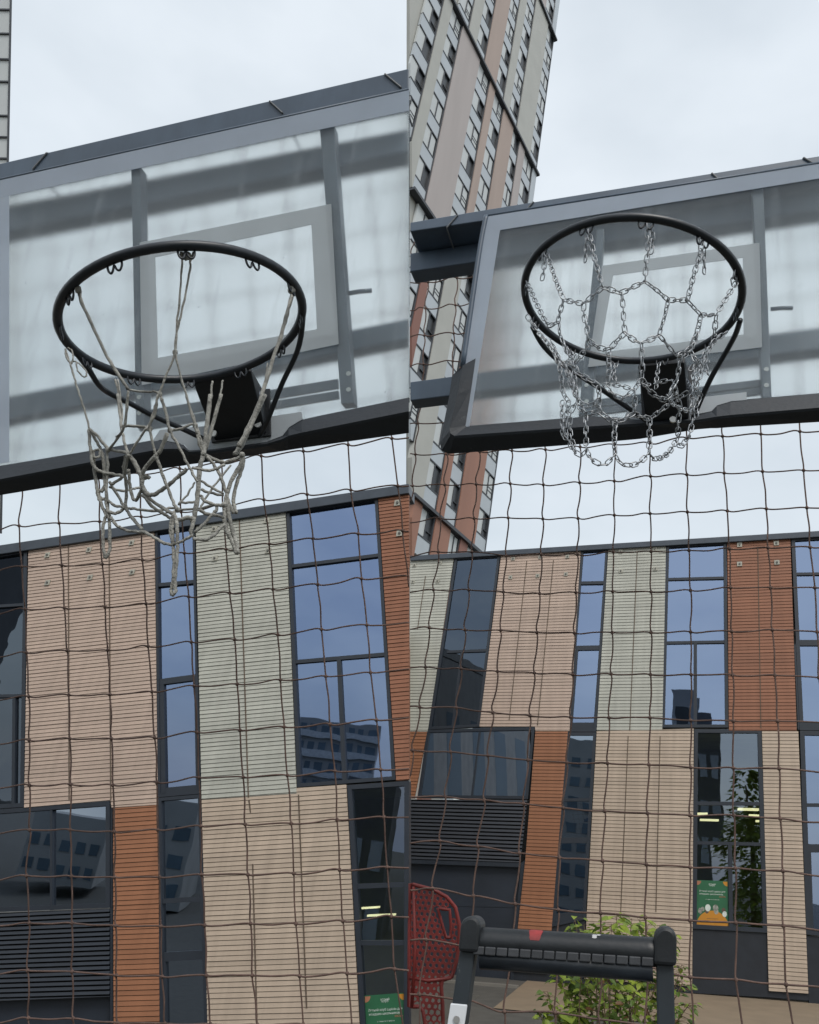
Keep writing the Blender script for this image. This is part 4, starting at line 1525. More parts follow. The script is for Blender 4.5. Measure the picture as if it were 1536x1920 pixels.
    for pts, sd, fac in S:
        mb = MB()
        s_ = 1 if sd > 0 else -1
        k = abs(sd) if abs(sd) < 1 else 1.0
        P = smooth_path([HR.pt(x, y, s_, fac * k) for x, y in pts], 6)
        seg = [0.0]
        for p, q in zip(P[:-1], P[1:]):
            seg.append(seg[-1] + np.linalg.norm(q - p))
        tot = seg[-1]
        pitch = .0128
        n = max(1, round(tot / pitch))
        step = tot / n
        u = None
        i0 = 0
        ph = random.uniform(0, 3)
        for k in range(n):
            d = (k + .5) * step
            while i0 < len(seg) - 2 and seg[i0 + 1] < d:
                i0 += 1
            t = unit(P[i0 + 1] - P[i0])
            c = P[i0] + t * (d - seg[i0])
            if u is None:
                u = unit(np.cross(t, HR.near))
            u = unit(u - (u @ t) * t)
            w = np.cross(t, u)
            ang = ph + (k % 2) * 1.25 + random.uniform(-.25, .25)
            uu = math.cos(ang) * u + math.sin(ang) * w
            link(mb, c, t, uu, step + .0052, .0098, .0012)
        mb.build('chain_strand', 'chain', root, smooth=True)


# ------------------------------------------------------------------ barrier nets
KR = {  # column, row : knot
    0: [(0, 834, 909), (1, 826, 972), (2, 822, 1035), (3, 813, 1106), (4, 805, 1177), (5, 798, 1251), (6, 787, 1326), (7, 774, 1407), (-1, 839, 852), (-2, 843, 794), (-4, 849, 677), (-5, 851, 625), (-6, 854, 572), (-7, 857, 521)],
    -1: [(0, 774, 911), (-1, 779, 852), (-2, 784, 794), (-4, 794, 683), (-5, 796, 629), (-6, 798, 578), (-7, 803, 529)],
    1: [(0, 893, 908), (1, 889, 972), (2, 885, 1035), (3, 879, 1106), (4, 872, 1181), (5, 865, 1254), (6, 856, 1327), (7, 845, 1410), (8, 835, 1494), (9, 825, 1577), (10, 811, 1666), (11, 799, 1762), (12, 787, 1865), (-1, 900, 847)],
    2: [(0, 957, 907), (1, 953, 971), (2, 949, 1042), (3, 944, 1110), (4, 939, 1182), (5, 933, 1259), (6, 924, 1336), (7, 915, 1417), (8, 908, 1500), (9, 896, 1587), (10, 888, 1680), (11, 879, 1775), (12, 870, 1875), (-1, 960, 845)],
    3: [(0, 1019, 909), (1, 1018, 973), (2, 1015, 1040), (3, 1012, 1113), (4, 1007, 1186), (5, 1002, 1262), (6, 994, 1342), (7, 990, 1425), (8, 982, 1507), (9, 974, 1600), (10, 966, 1695), (11, 956, 1792), (12, 946, 1897), (-1, 1023, 843)],
    4: [(0, 1087, 905), (1, 1084, 972), (2, 1083, 1040), (3, 1080, 1111), (4, 1077, 1187), (5, 1074, 1265), (6, 1070, 1345), (7, 1063, 1430), (8, 1056, 1515), (9, 1049, 1608), (10, 1047, 1706), (-1, 1088, 838)],
    5: [(0, 1152, 902), (1, 1152, 966), (2, 1150, 1035), (3, 1149, 1109), (4, 1148, 1186), (5, 1146, 1264), (6, 1142, 1346), (7, 1139, 1431), (8, 1134, 1521), (9, 1130, 1614), (10, 1126, 1712)],
    6: [(0, 1220, 893), (1, 1219, 963), (2, 1221, 1034), (3, 1221, 1110), (4, 1221, 1186), (5, 1220, 1265), (6, 1219, 1346), (7, 1217, 1434), (8, 1214, 1525), (9, 1212, 1621), (10, 1210, 1720)],
    7: [(-1, 1288, 821), (0, 1288, 890), (1, 1289, 960), (2, 1292, 1032), (3, 1295, 1107), (4, 1295, 1185), (5, 1296, 1265), (6, 1295, 1351), (7, 1295, 1439), (8, 1294, 1529), (9, 1294, 1626), (10, 1294, 1726), (11, 1294, 1832)],
    8: [(-1, 1355, 818), (0, 1358, 887), (1, 1364, 958), (2, 1368, 1029), (3, 1370, 1102), (4, 1372, 1184), (5, 1374, 1266), (6, 1375, 1352), (7, 1375, 1440), (8, 1376, 1529), (9, 1379, 1628), (10, 1380, 1730), (11, 1380, 1837)],
    9: [(-1, 1427, 814), (0, 1430, 884), (1, 1437, 954), (2, 1440, 1027), (3, 1445, 1102), (4, 1448, 1181), (5, 1453, 1266), (6, 1458, 1352), (7, 1461, 1441), (8, 1463, 1535), (9, 1468, 1633), (10, 1469, 1736), (11, 1474, 1846)],
    10: [(-1, 1500, 809), (0, 1507, 882), (1, 1513, 952), (2, 1519, 1026), (3, 1528, 1102)],
}
_rowsL = [
    [(36, 986), (111, 981), (187, 978), (265, 969), (340, 960), (418, 948), (495, 937), (576, 927), (658, 919), (746, 911)],
    [(41, 1062), (116, 1060), (192, 1058), (267, 1050), (346, 1037), (424, 1030), (505, 1020), (587, 1010), (672, 1001), (755, 995)],
    [(47, 1142), (121, 1140), (197, 1138), (274, 1132), (354, 1119), (431, 1112), (512, 1105), (596, 1096), (678, 1085), (765, 1080)],
    [(50, 1224), (126, 1220), (202, 1219), (278, 1212), (359, 1204), (440, 1199), (521, 1190), (603, 1180), (688, 1172)],
    [(54, 1306), (129, 1303), (206, 1302), (285, 1297), (364, 1286), (445, 1283), (526, 1275), (611, 1268), (695, 1261)],
    [(55, 1388), (131, 1385), (209, 1385), (290, 1383), (370, 1373), (450, 1369), (533, 1363), (619, 1358), (706, 1350)],
    [(55, 1472), (133, 1471), (212, 1472), (294, 1467), (373, 1458), (456, 1457), (539, 1454), (628, 1446), (714, 1443)],
    [(56, 1556), (132, 1556), (215, 1560), (296, 1556), (377, 1549), (460, 1546), (546, 1544), (632, 1537), (720, 1532)],
    [(50, 1642), (134, 1643), (215, 1645), (299, 1645), (378, 1640), (465, 1640), (551, 1638), (637, 1631), (726, 1626)],
    [(55, 1731), (135, 1731), (217, 1736), (302, 1737), (384, 1735), (470, 1732), (555, 1732), (643, 1727), (734, 1718)],
    [(52, 1820), (135, 1822), (218, 1829), (304, 1831), (387, 1829), (473, 1829), (562, 1830), (651, 1825), (740, 1817)],
    [(53, 1909), (137, 1910), (220, 1918)],
]
KL = {}
for r_, row in enumerate(_rowsL):
    for c_, (x, y) in enumerate(row):
        KL.setdefault(c_, []).append((r_, x, y))
KL[6].append((-1, 490, 855))
KL[7].append((-1, 569, 846))
KL[8].append((-1, 653, 834))
KL[9].append((-1, 735, 822))


def homography(src, dst):
    A = []
    s = np.array(src, float)
    d = np.array(dst, float)
    for (x, y), (u, v) in zip(s, d):
        u, v = (u - 768) / 500, (v - 960) / 500
        A.append([x, y, 1, 0, 0, 0, -u * x, -u * y, -u])
        A.append([0, 0, 0, x, y, 1, -v * x, -v * y, -v])
    _, _, vt = np.linalg.svd(np.array(A))
    return vt[-1].reshape(3, 3)


def barrier(side):
    R = side == 'R'
    K, fb = (KR, FBR) if R else (KL, FBL)
    fn = fb.off(-.50)
    src, dst, known = [], [], {}
    for c, lst in K.items():
        for r, x, y in lst:
            src.append((c / 5, r / 6))
            dst.append((x, y))
            known[(c, r)] = (x, y)
    H = homography(src, dst)

    def kn(c, r):
        if (c, r) in known:
            return known[(c, r)]
        q = H @ V(c / 5, r / 6, 1)
        rr = random.Random(c * 131 + r * 17 + R)
        return (q[0] / q[2] * 500 + 768 + rr.uniform(-2, 2), q[1] / q[2] * 500 + 960 + rr.uniform(-2, 2))
    c0, c1 = (-3, 12) if R else (-2, 11)
    r0, r1 = (-9, 14) if R else (-9, 13)
    lo, hi = (SR, 1600) if R else (-60, SL)
    rnd = random.Random(5)

    def emit(mb, pts, rad):
        run = []
        for i, p in enumerate(pts):
            inside = lo <= p[0] <= hi
            if i > 0:
                q = pts[i - 1]
                was = lo <= q[0] <= hi
                if inside != was:
                    e = lo if min(p[0], q[0]) < lo else hi
                    t = (e - q[0]) / (p[0] - q[0])
                    x = (e, q[1] + t * (p[1] - q[1]), q[2] + t * (p[2] - q[2]))
                    run.append(x)
                    if was:
                        if len(run) > 1:
                            mb.tube([fn.hit(a, b, d) for a, b, d in run], rad, 6)
                        run = []
            if inside:
                run.append(p)
        if len(run) > 1:
            mb.tube([fn.hit(a, b, d) for a, b, d in run], rad, 6)

    mb = MB()
    rad = .0024
    for c in range(c0, c1 + 1):
        pts = []
        for r in range(r0, r1 + 1):
            x, y = kn(c, r)
            j = 1.4 * rnd.uniform(.4, 1.3)
            pts += [(x - j, y - 12, 0.0), (x, y, rnd.uniform(-.004, .004)), (x + j, y + 12, 0.0)]
            x2, y2 = kn(c, r + 1)
            if r < r1:
                pts.append(((x + x2) / 2 + rnd.uniform(-1.5, 1.5) + j * .4, (y + y2) / 2, rnd.uniform(-.006, .006)))
        emit(mb, smooth_path(pts, 3), rad)
    for r in range(r0, r1 + 1):
        pts = []
        for c in range(c0, c1 + 1):
            x, y = kn(c, r)
            j = 1.2 * rnd.uniform(.3, 1.5)
            pts += [(x - 12, y - j, 0.0), (x, y, rnd.uniform(-.004, .004)), (x + 12, y + j, 0.0)]
            x2, y2 = kn(c + 1, r)
            if c < c1:
                pts.append(((x + x2) / 2, (y + y2) / 2 + rnd.uniform(-1.2, 2.2), rnd.uniform(-.006, .006)))
        emit(mb, smooth_path(pts, 3), rad)
    for c in range(c0, c1 + 1):
        for r in range(r0, r1 + 1):
            x, y = kn(c, r)
            if lo + 4 <= x <= hi - 4:
                p = fn.hit(x, y)
                mb.blob(p, .0058)
    o = mb.build('barrier_net', 'cord', smooth=True)
    if R:
        tag(o, 'brown knotted square mesh ball net in front of tower and right building', 'safety net', 'ball stop nets')
    else:
        tag(o, 'brown knotted square mesh ball net before the left building, under the rope net', 'safety net', 'ball stop nets')
    return fn


# ------------------------------------------------------------------ foreground
def handle():
    O = CAM + ray(1065, 1775) * 1.45
    f = Frame(O, AR, M @ ZC)
    px2m = 1.45 / F
    aL, bL = f.ab(886, 1750)
    aR, bR = f.ab(1247, 1772)
    root = thing('cart_handle', f.P((aL + aR) / 2, -.75, 0), 'black ribbed push handle on two posts with white sleeves, red scuff on the grip', 'handle')
    mb = MB()
    r = .0235
    n = 22
    ra = []
    for i in range(13):
        t = i / 12
        a, b = aL + (aR - aL) * t, bL + (bR - bL) * t
        ra.append(f.P(a, b - .012, 0))
    mb.tube(ra, r, 20)
    mb.build('grip', 'grip', root, smooth=True)
    mb = MB()
    for i in range(15):
        t = .055 + i * .0615
        a, b = aL + (aR - aL) * t, bL + (bR - bL) * t
        b -= .026
        w, hh = .0098, .0070
        mb.poly(f, [(a - w, b - hh), (a + w, b - hh), (a + w, b + hh), (a - w, b + hh)], .013, .0245)
    mb.build('grip_rib', 'gripgrey', root, bevel=.002)
    mb = MB()
    mb.tube([f.P(aL + .02, bL - .040, .004), f.P(aR - .02, bR - .040, .004)], .018, 12)
    mb.build('lower_bar', 'black', root, smooth=True)
    for s, (a, b) in ((-1, (aL, bL)), (1, (aR, bR))):
        mb = MB()
        # rounded end cap
        prof = []
        for i in range(13):
            th = math.pi * i / 12
            prof.append((a + .019 * math.cos(th), b + .012 + .018 * math.sin(th)))
        prof += [(a - .019, b - .030), (a + .019, b - .030)]
        mb.poly(f, prof, -.03, .028)
        mb.build('end_cap', 'grip', root, bevel=.006)
        mb = MB()
        dx = -.0035 if s < 0 else .0
        bot = -1.62
        slope = -.05 if s < 0 else .035
        A0, A1 = a + dx - .0145, a + dx + .0145
        L = 1.1
        mb.prism([f.P(A0, b - .028, .016), f.P(A1, b - .028, .016), f.P(A1, b - .028, -.022), f.P(A0, b - .028, -.022)],
                 [f.P(A0 + slope * .12, b - .150, .016), f.P(A1 + slope * .12, b - .150, .016), f.P(A1 + slope * .12, b - .150, -.022), f.P(A0 + slope * .12, b - .150, -.022)])
        po = mb.build('post', 'post', root, bevel=.003)
        mb = MB()
        y0 = b - (.114 if s < 0 else .128)
        k = slope * (b - y0)
        w = .0155
        c = a + dx + k
        c2 = a + dx + slope * 1.3
        gz = f.inv @ (V(0, 0, 0) - f.O)
        mb.prism([f.P(c - w, y0, .018), f.P(c + w, y0, .018), f.P(c + w, y0, -.024), f.P(c - w, y0, -.024)],
                 [f.P(c2 - w, b - 1.12, .018), f.P(c2 + w, b - 1.12, .018), f.P(c2 + w, b - 1.12, -.024), f.P(c2 - w, b - 1.12, -.024)])
        sl = mb.build('sleeve', 'white', root, bevel=.002)
        mb = MB()
        mb.disc(f.P(c + slope * .018, y0 - .024, .018), f.N, .006, .003, 12)
        mb.build('rivet', 'zinc', sl)
    # paint marks
    a, b = aL + (aR - aL) * .345, bL + (bR - bL) * .345 - .012
    for (da, hw, a0, a1, m) in ((0, .0115, 20, 100, 'redmark'), (.105, .004, 45, 70, 'scuff'), (.112, .003, 62, 74, 'scuff')):
        mb = MB()
        rr = r + .0006
        N_ = 8
        rows = []
        for i in range(N_ + 1):
            th = math.radians(a0 + (a1 - a0) * i / N_)
            ww = hw * (1.05 - .45 * abs(i / N_ - .6)) + random.uniform(-.0012, .0012)
            bc = b + da * (bR - bL) / (aR - aL)
            y, zz = math.sin(th) * rr, math.cos(th) * rr
            rows.append((f.P(a + da - ww, bc + y, zz), f.P(a + da + ww, bc + y, zz)))
        for p, q in zip(rows[:-1], rows[1:]):
            mb.add([p[0], p[1], q[1], q[0]], [[0, 1, 2, 3]])
        mb.build('paint_scuff', m, root, fix=False)


def red_panel(fn):
    f = fn.off(-.14)
    O = f.hit(810, 1790)
    f = Frame(O, f.A, f.B, f.N)
    outline = [(SR, 1657), (790, 1662), (815, 1668), (838, 1682), (853, 1702), (860, 1735), (860, 1765), (855, 1800), (846, 1832), (829, 1838), (827, 1850), (829, 1880), (830, 1930), (800, 1930), (795, 1895), (790, 1886), (SR, 1886)]
    slot = [(822, 1703), (843, 1706), (845, 1735), (844, 1758), (836, 1758)]
    ab = [f.ab(x, y) for x, y in outline]
    sa = [f.ab(x, y) for x, y in slot]

    def inside(p, poly):
        c = False
        for i in range(len(poly)):
            q, r = poly[i], poly[i - 1]
            if (q[1] > p[1]) != (r[1] > p[1]) and p[0] < (r[0] - q[0]) * (p[1] - q[1]) / (r[1] - q[1]) + q[0]:
                c = not c
        return c

    def dist(p, poly):
        m = 9
        for i in range(len(poly)):
            q, r = np.array(poly[i]), np.array(poly[i - 1])
            t = min(1, max(0, ((V(*p) - q) @ (r - q)) / ((r - q) @ (r - q))))
            m = min(m, np.linalg.norm(V(*p) - q - t * (r - q)))
        return m
    root = thing('plastic_screen', f.P(ab[8][0] - .05, ab[12][1] - .9, 0), 'red perforated plastic screen with a slotted handhold, behind the net', 'screen')
    bend = lambda a, b: .012 * math.sin((a - ab[0][0]) * 26)
    mb = MB()
    R_ = .0098
    Y0, Y1 = min(p[1] for p in ab), max(p[1] for p in ab)
    X0, X1 = min(p[0] for p in ab), max(p[0] for p in ab)
    row = 0
    y = Y0
    while y < Y1:
        x = X0 + (row % 2) * R_ * math.sqrt(3) / 2
        while x < X1:
            if inside((x, y), ab) and not inside((x, y), sa) and dist((x, y), ab) > .004 and dist((x, y), sa) > .004:
                big = .72 if (y - Y0) < .05 else .56
                if .10 < (y - Y0) < .14:
                    big = .40
                o = [(x + R_ * math.cos(math.pi / 6 + k * math.pi / 3), y + R_ * math.sin(math.pi / 6 + k * math.pi / 3)) for k in range(6)]
                i_ = [(x + big * R_ * math.cos(math.pi / 6 + k * math.pi / 3), y + big * R_ * math.sin(math.pi / 6 + k * math.pi / 3)) for k in range(6)]
                vs = [f.P(a, b, bend(a, b) + .003) for a, b in o + i_] + [f.P(a, b, bend(a, b) - .003) for a, b in i_]
                fs = []
                for k in range(6):
                    k2 = (k + 1) % 6
                    fs.append([k, k2, 6 + k2, 6 + k])
                    fs.append([6 + k, 6 + k2, 12 + k2, 12 + k])
                mb.add(vs, fs)
            x += R_ * math.sqrt(3)
        y += R_ * 1.5
        row += 1
    mb.build('mesh_panel', 'redplastic', root, fix=False)
    mb = MB()
    for poly, r in ((ab, .006), (sa, .005)):
        n = len(poly)
        pts = [f.P(a, b, bend(a, b)) for a, b in poly]
        dense = []
        for i in range(n):
            for t in (0, .34, .67):
                p, q = poly[i], poly[(i + 1) % n]
                a, b = p[0] + t * (q[0] - p[0]), p[1] + t * (q[1] - p[1])
                dense.append(f.P(a, b, bend(a, b)))
        mb.tube(dense, r, 6, closed=True)
    # ribs
    for q in ([(SR + 8, 1662), (SR + 12, 1780), (SR + 6, 1886)], [(SR + 2, 1832), (805, 1838), (845, 1834)]):
        mb.tube([f.P(*f.ab(x, y), bend(*f.ab(x, y)) + .003) for x, y in q], .005, 6)
    mb.build('rim', 'redplastic', root, smooth=True)
    mb = MB()
    for x in (SR + 14, 812):
        a, b = f.ab(x, 1925)
        mb.tube([f.P(a, b, 0), f.P(a, b - .35, 0), f.P(a, b - .75, 0)], .012, 8)
    mb.build('leg', 'redplastic', root, smooth=True)


def ground_z(x, y):
    return AR[2] / AR[0] * (x - base_r[0]) + base_r[2]


def leaf(mb, c, t, n, L, w, mi):
    """a pointed, folded leaf"""
    t = unit(t)
    s = unit(np.cross(t, n))
    n = np.cross(s, t)
    p0 = c
    pm1 = c + t * L * .35 - n * L * .04
    pm2 = c + t * L * .7 - n * L * .1
    p3 = c + t * L - n * L * .2
    a1, b1 = pm1 + s * w * .5 + n * w * .14, pm1 - s * w * .5 + n * w * .14
    a2, b2 = pm2 + s * w * .34 + n * w * .1, pm2 - s * w * .34 + n * w * .1
    mb.add([p0, pm1, pm2, p3, a1, b1, a2, b2], [[0, 1, 4], [0, 5, 1], [1, 2, 6, 4], [1, 5, 7, 2], [2, 3, 6], [2, 7, 3]], mi)


def shrub():
    rnd = random.Random(21)
    dist = 4.6
    O = CAM + ray(1150, 1830) * dist
    f = Frame(O, AR, M @ ZC)
    gb = (f.inv @ (V(O[0], O[1], ground_z(O[0], O[1])) - f.O))[1]
    root = thing('shrub', f.P(0, gb, 0), 'young leafy green shrub with thin stems behind the black handle', 'shrub')
    st, lv = MB(), MB()
    tips = [(1072, 1722), (1090, 1735), (1115, 1745), (1150, 1728), (1158, 1712), (1185, 1722), (1200, 1720), (1215, 1735), (1240, 1738), (1265, 1745), (1060, 1760), (1042, 1820),
            (1035, 1850), (1055, 1850), (1120, 1800), (1170, 1790), (1215, 1790), (1275, 1800), (1280, 1840), (1290, 1868), (1020, 1885), (1100, 1840), (1140, 1830), (1190, 1850), (1240, 1850), (1262, 1880),
            (1045, 1890), (1075, 1880), (1160, 1870), (1275, 1900), (1225, 1815), (1130, 1765), (1095, 1765), (1175, 1750)]
    for i, (x, y) in enumerate(tips):
        dd = rnd.uniform(-.30, .30)
        tip = f.P(*f.ab(x, y), dd)
        rootp = f.P(rnd.uniform(-.12, .16), gb, rnd.uniform(-.12, .12))
        mid = rootp * .45 + tip * .55 + V(rnd.uniform(-.05, .05), rnd.uniform(-.05, .05), rnd.uniform(0, .08))
        path = smooth_path([rootp, mid, tip], 8)
        st.tube(path, [.0055 - .004 * k / len(path) for k in range(len(path))], 5)
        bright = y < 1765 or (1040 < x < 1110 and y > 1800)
        nl = 44
        for k in range(nl):
            u = rnd.random() ** .75
            t = .52 + .48 * u
            idx = min(len(path) - 2, int(t * (len(path) - 1)))
            p = path[idx] + (path[idx + 1] - path[idx]) * rnd.random()
            ang = rnd.uniform(0, 6.28)
            out = V(math.cos(ang), math.sin(ang) * .8, rnd.uniform(-.35, .45))
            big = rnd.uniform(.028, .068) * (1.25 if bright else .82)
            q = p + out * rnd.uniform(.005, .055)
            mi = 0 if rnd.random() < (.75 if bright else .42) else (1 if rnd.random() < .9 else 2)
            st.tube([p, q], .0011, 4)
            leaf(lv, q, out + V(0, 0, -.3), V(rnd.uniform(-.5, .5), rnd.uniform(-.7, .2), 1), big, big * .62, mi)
    st.build('stem', 'stem', root, smooth=True)
    lv.build('foliage', ['leaf', 'leafd', 'leafr'], root, fix=False)


# ------------------------------------------------------------------ posters
def poster(f, px, label):
    ab = [f.ab(x, y, -.022) for x, y in px]
    o = np.array(ab[3])
    eu = (np.array(ab[2]) - o)
    ev = (np.array(ab[0]) - o)
    P = lambda u, v, d: f.P(*(o + u * eu + v * ev), d)
    root = thing('poster', P(.5, 0, -.024), label, 'poster', 'green posters')
    mb = MB()
    mb.prism([P(0, 0, -.022), P(1, 0, -.022), P(1, 1, -.022), P(0, 1, -.022)], [P(0, 0, -.025), P(1, 0, -.025), P(1, 1, -.025), P(0, 1, -.025)])
    mb.build('sheet', 'poster', root)
    asp = np.linalg.norm(ev) / np.linalg.norm(eu)
    mb = MB()
    pts = [(.5 + .5 * math.cos(math.pi * i / 20), .002 + .5 * math.sin(math.pi * i / 20) / asp * .95) for i in range(21)]
    mb.add([P(u, v, -.0212) for u, v in pts], [list(range(21))])
    mb.add([P(.98, .985, -.0212)] + [P(.98 - .14 * math.cos(math.pi / 2 * i / 8), .985 - .14 / asp * math.sin(math.pi / 2 * i / 8), -.0212) for i in range(9)], [list(range(10))])
    mb.add([P(.02, .985, -.0213)] + [P(.02 + .13 * math.cos(math.pi / 2 * i / 8), .985 - .13 / asp * math.sin(math.pi / 2 * i / 8), -.0213) for i in range(9)], [list(range(10))], 1)
    mb.build('coloured_shape', ['postor', 'postpk'], root, fix=False)
    mb = MB()
    rnd = random.Random(3)
    for u, v, s in ((.12, .33, .09), (.2, .37, .07), (.36, .40, .11), (.33, .33, .08), (.6, .40, .11), (.62, .33, .09), (.85, .36, .08), (.88, .28, .09)):
        mb.add([P(u + s * math.cos(2 * math.pi * i / 10) * .8, v + s / asp * math.sin(2 * math.pi * i / 10), -.0208 + .0002 * s) for i in range(10)], [list(range(10))], rnd.choice([0, 0, 1, 2]))
    mb.build('picture', ['postgr', 'posttx', 'groove'], root, fix=False)
    A = unit(P(1, 0, 0) - P(0, 0, 0))
    Bv = unit(P(0, 1, 0) - P(0, 0, 0))
    Nn = unit(np.cross(A, Bv))
    Bv = np.cross(Nn, A)
    wid = np.linalg.norm(eu)
    hei = np.linalg.norm(ev)
    for body, u, v, w, m in (('летний', .5, .905, .22, 'posttx'), ('клуб', .5, .875, .16, 'posttx'), ('Летний клуб Lapkido для', .5, .745, .82, 'posttx'), ('младших школьников', .47, .685, .74, 'posttx'), ('июнь', .82, .635, .2, 'postpk'),
                          ('с 1 июня по 31 августа', .5, .575, .42, 'posttx'), ('запись открыта', .5, .16, .36, 'groove'), ('на весь летний сезон', .5, .11, .5, 'groove')):
        cu = bpy.data.curves.new('text_line', 'FONT')
        cu.body = body
        cu.align_x = 'CENTER'
        cu.size = 1
        cu.materials.append(MT[m])
        to = bpy.data.objects.new('text_line', cu)
        COL.objects.link(to)
        bpy.context.view_layer.update()
        tw = max(.01, to.dimensions.x)
        sc = w * wid / tw
        loc = P(u, v, -.0200) - np.array(root.location)
        m4 = Matrix(((A[0] * sc, Bv[0] * sc, Nn[0] * sc, loc[0]), (A[1] * sc, Bv[1] * sc, Nn[1] * sc, loc[1]), (A[2] * sc, Bv[2] * sc, Nn[2] * sc, loc[2]), (0, 0, 0, 1)))
        me = bpy.data.meshes.new_from_object(to.evaluated_get(bpy.context.evaluated_depsgraph_get()))
        me.transform(m4)
        bpy.data.objects.remove(to)
        t2 = bpy.data.objects.new('text_line', me)
        COL.objects.link(t2)
        t2.parent = root


# ------------------------------------------------------------------ ground and what the windows mirror
def ground():
    k = AR[2] / AR[0]
    z = lambda x, y, e=0: k * (x - base_r[0]) + base_r[2] + e
    B = 300
    mb = MB()
    xs = [-B, -40, -12, -6, -4.2, -3.0, -2.2, 0, 4, 12, 40, B]
    ys = [-B, -60, -15, 0, 4, 8, 11.5, 12.8, 20, 60, B]
    zz = lambda x: max(-3.5, min(4.5, k * (x - base_r[0]) + base_r[2]))
    dip = lambda x, y: -1.7 * min(1, max(0, (-2.2 - x) / .8)) * (1 if -20 < y < 12 else 0)
    vs = [V(x, y, zz(x) + dip(x, y) - .006) for y in ys for x in xs]
    n = len(xs)
    mb.add(vs, [[j * n + i, j * n + i + 1, (j + 1) * n + i + 1, (j + 1) * n + i] for j in range(len(ys) - 1) for i in range(n - 1)])
    o = mb.build('ground', 'asphalt', fix=False)
    o['kind'] = 'structure'
    g = Frame(base_r, AR, V(0, 1, 0))
    P = lambda a, y, e: V(base_r[0] + a * AR[0], y, base_r[2] + a * AR[2] + e)
    y1 = base_r[1] - .0
    # tan paving along the right part of the front, asphalt court with a pale kerb line on the left
    mb = MB()
    xa = -1.35
    mb.add([P(xa, y1 - 3.2, .004), P(9, y1 - 3.2, .004), P(9, y1 + .2, .004), P(xa, y1 + .2, .004)], [[0, 1, 2, 3]])
    o = mb.build('pavement', 'pave', fix=False)
    o['kind'] = 'structure'
    mb = MB()
    t0, t1 = [P(-7, y1 - 1.02, .0), P(xa, y1 - 1.02, .0), P(xa, y1 - .9, .0), P(-7, y1 - .9, .0)], None
    mb.prism([p + V(0, 0, .03) for p in t0], [p - V(0, 0, .05) for p in t0])
    o = mb.build('kerb', 'kerb')
    o['kind'] = 'structure'


def mirror_pt(f, px, py, t):
    """where the line of sight goes after bouncing off the glass"""
    p = f.hit(px, py)
    r = unit(ray(px, py))
    r = r - 2 * (r @ f.N) * f.N
    return p + r * t


def flats(f, pxl, pxr, ptop, t, label, wall='farwall', floors=2.4, depth=10.0, name='apartment_block', balc=True, tall=False, fine=False):
    """a block of flats on the camera's side, standing where the glass mirrors it"""
    a, b = mirror_pt(f, pxl, ptop, t), mirror_pt(f, pxr, ptop, t)
    top = max(a[2], b[2])
    a, b = V(a[0], a[1], 0), V(b[0], b[1], 0)
    x = unit(b - a)
    y = V(-x[1], x[0], 0)
    c = (a + b) / 2
    if y @ (V(0, 14, 0) - c) > 0:
        y = -y
    g = -3.0
    root = thing(name, c + y * depth / 2 + V(0, 0, g), label, 'building', 'blocks of flats behind the viewer')
    mb = MB()
    q = [a, b, b + y * depth, a + y * depth]
    mb.prism([p + V(0, 0, top) for p in q], [p + V(0, 0, g) for p in q])
    mb.build('wall', wall, root)
    w = np.linalg.norm(b - a)
    if tall:
        floors = 3.0
    hw = 2.15 if tall else (.62 if fine else 1.25)
    if fine:
        floors = 1.35
    nb = max(2, int(w / (.85 if fine else 2.1)))
    nf = max(1, int((top - g) / floors))
    mw, ml = MB(), MB()
    rnd = random.Random(int(abs(pxl) + ptop))
    for i in range(nf):
        z0 = g + i * floors + (.45 if fine else .75)
        for j in range(nb):
            p = a + x * (w * (j + .2) / nb) - y * .05
            e = x * (w * .6 / nb)
            if z0 + hw < top - .3:
                mw.prism([p + V(0, 0, z0), p + e + V(0, 0, z0), p + e + V(0, 0, z0 + hw), p + V(0, 0, z0 + hw)], [v + y * .2 for v in (p + V(0, 0, z0), p + e + V(0, 0, z0), p + e + V(0, 0, z0 + hw), p + V(0, 0, z0 + hw))])
        if balc and i % 1 == 0 and g + i * floors + .5 < top:
            p0, p1 = a - y * .25, b - y * .25
            ml.prism([p0 + V(0, 0, g + i * floors), p1 + V(0, 0, g + i * floors), p1 + V(0, 0, g + i * floors + .5), p0 + V(0, 0, g + i * floors + .5)],
                     [p0 + y * .3 + V(0, 0, g + i * floors), p1 + y * .3 + V(0, 0, g + i * floors), p1 + y * .3 + V(0, 0, g + i * floors + .5), p0 + y * .3 + V(0, 0, g + i * floors + .5)])
    if mw.v:
        mw.build('window_row', 'farblue' if tall or fine else 'tdark' if wall != 'farwall' else 'tspan', root)
    if ml.v:
        ml.build('balcony_band', 'farlight', root)


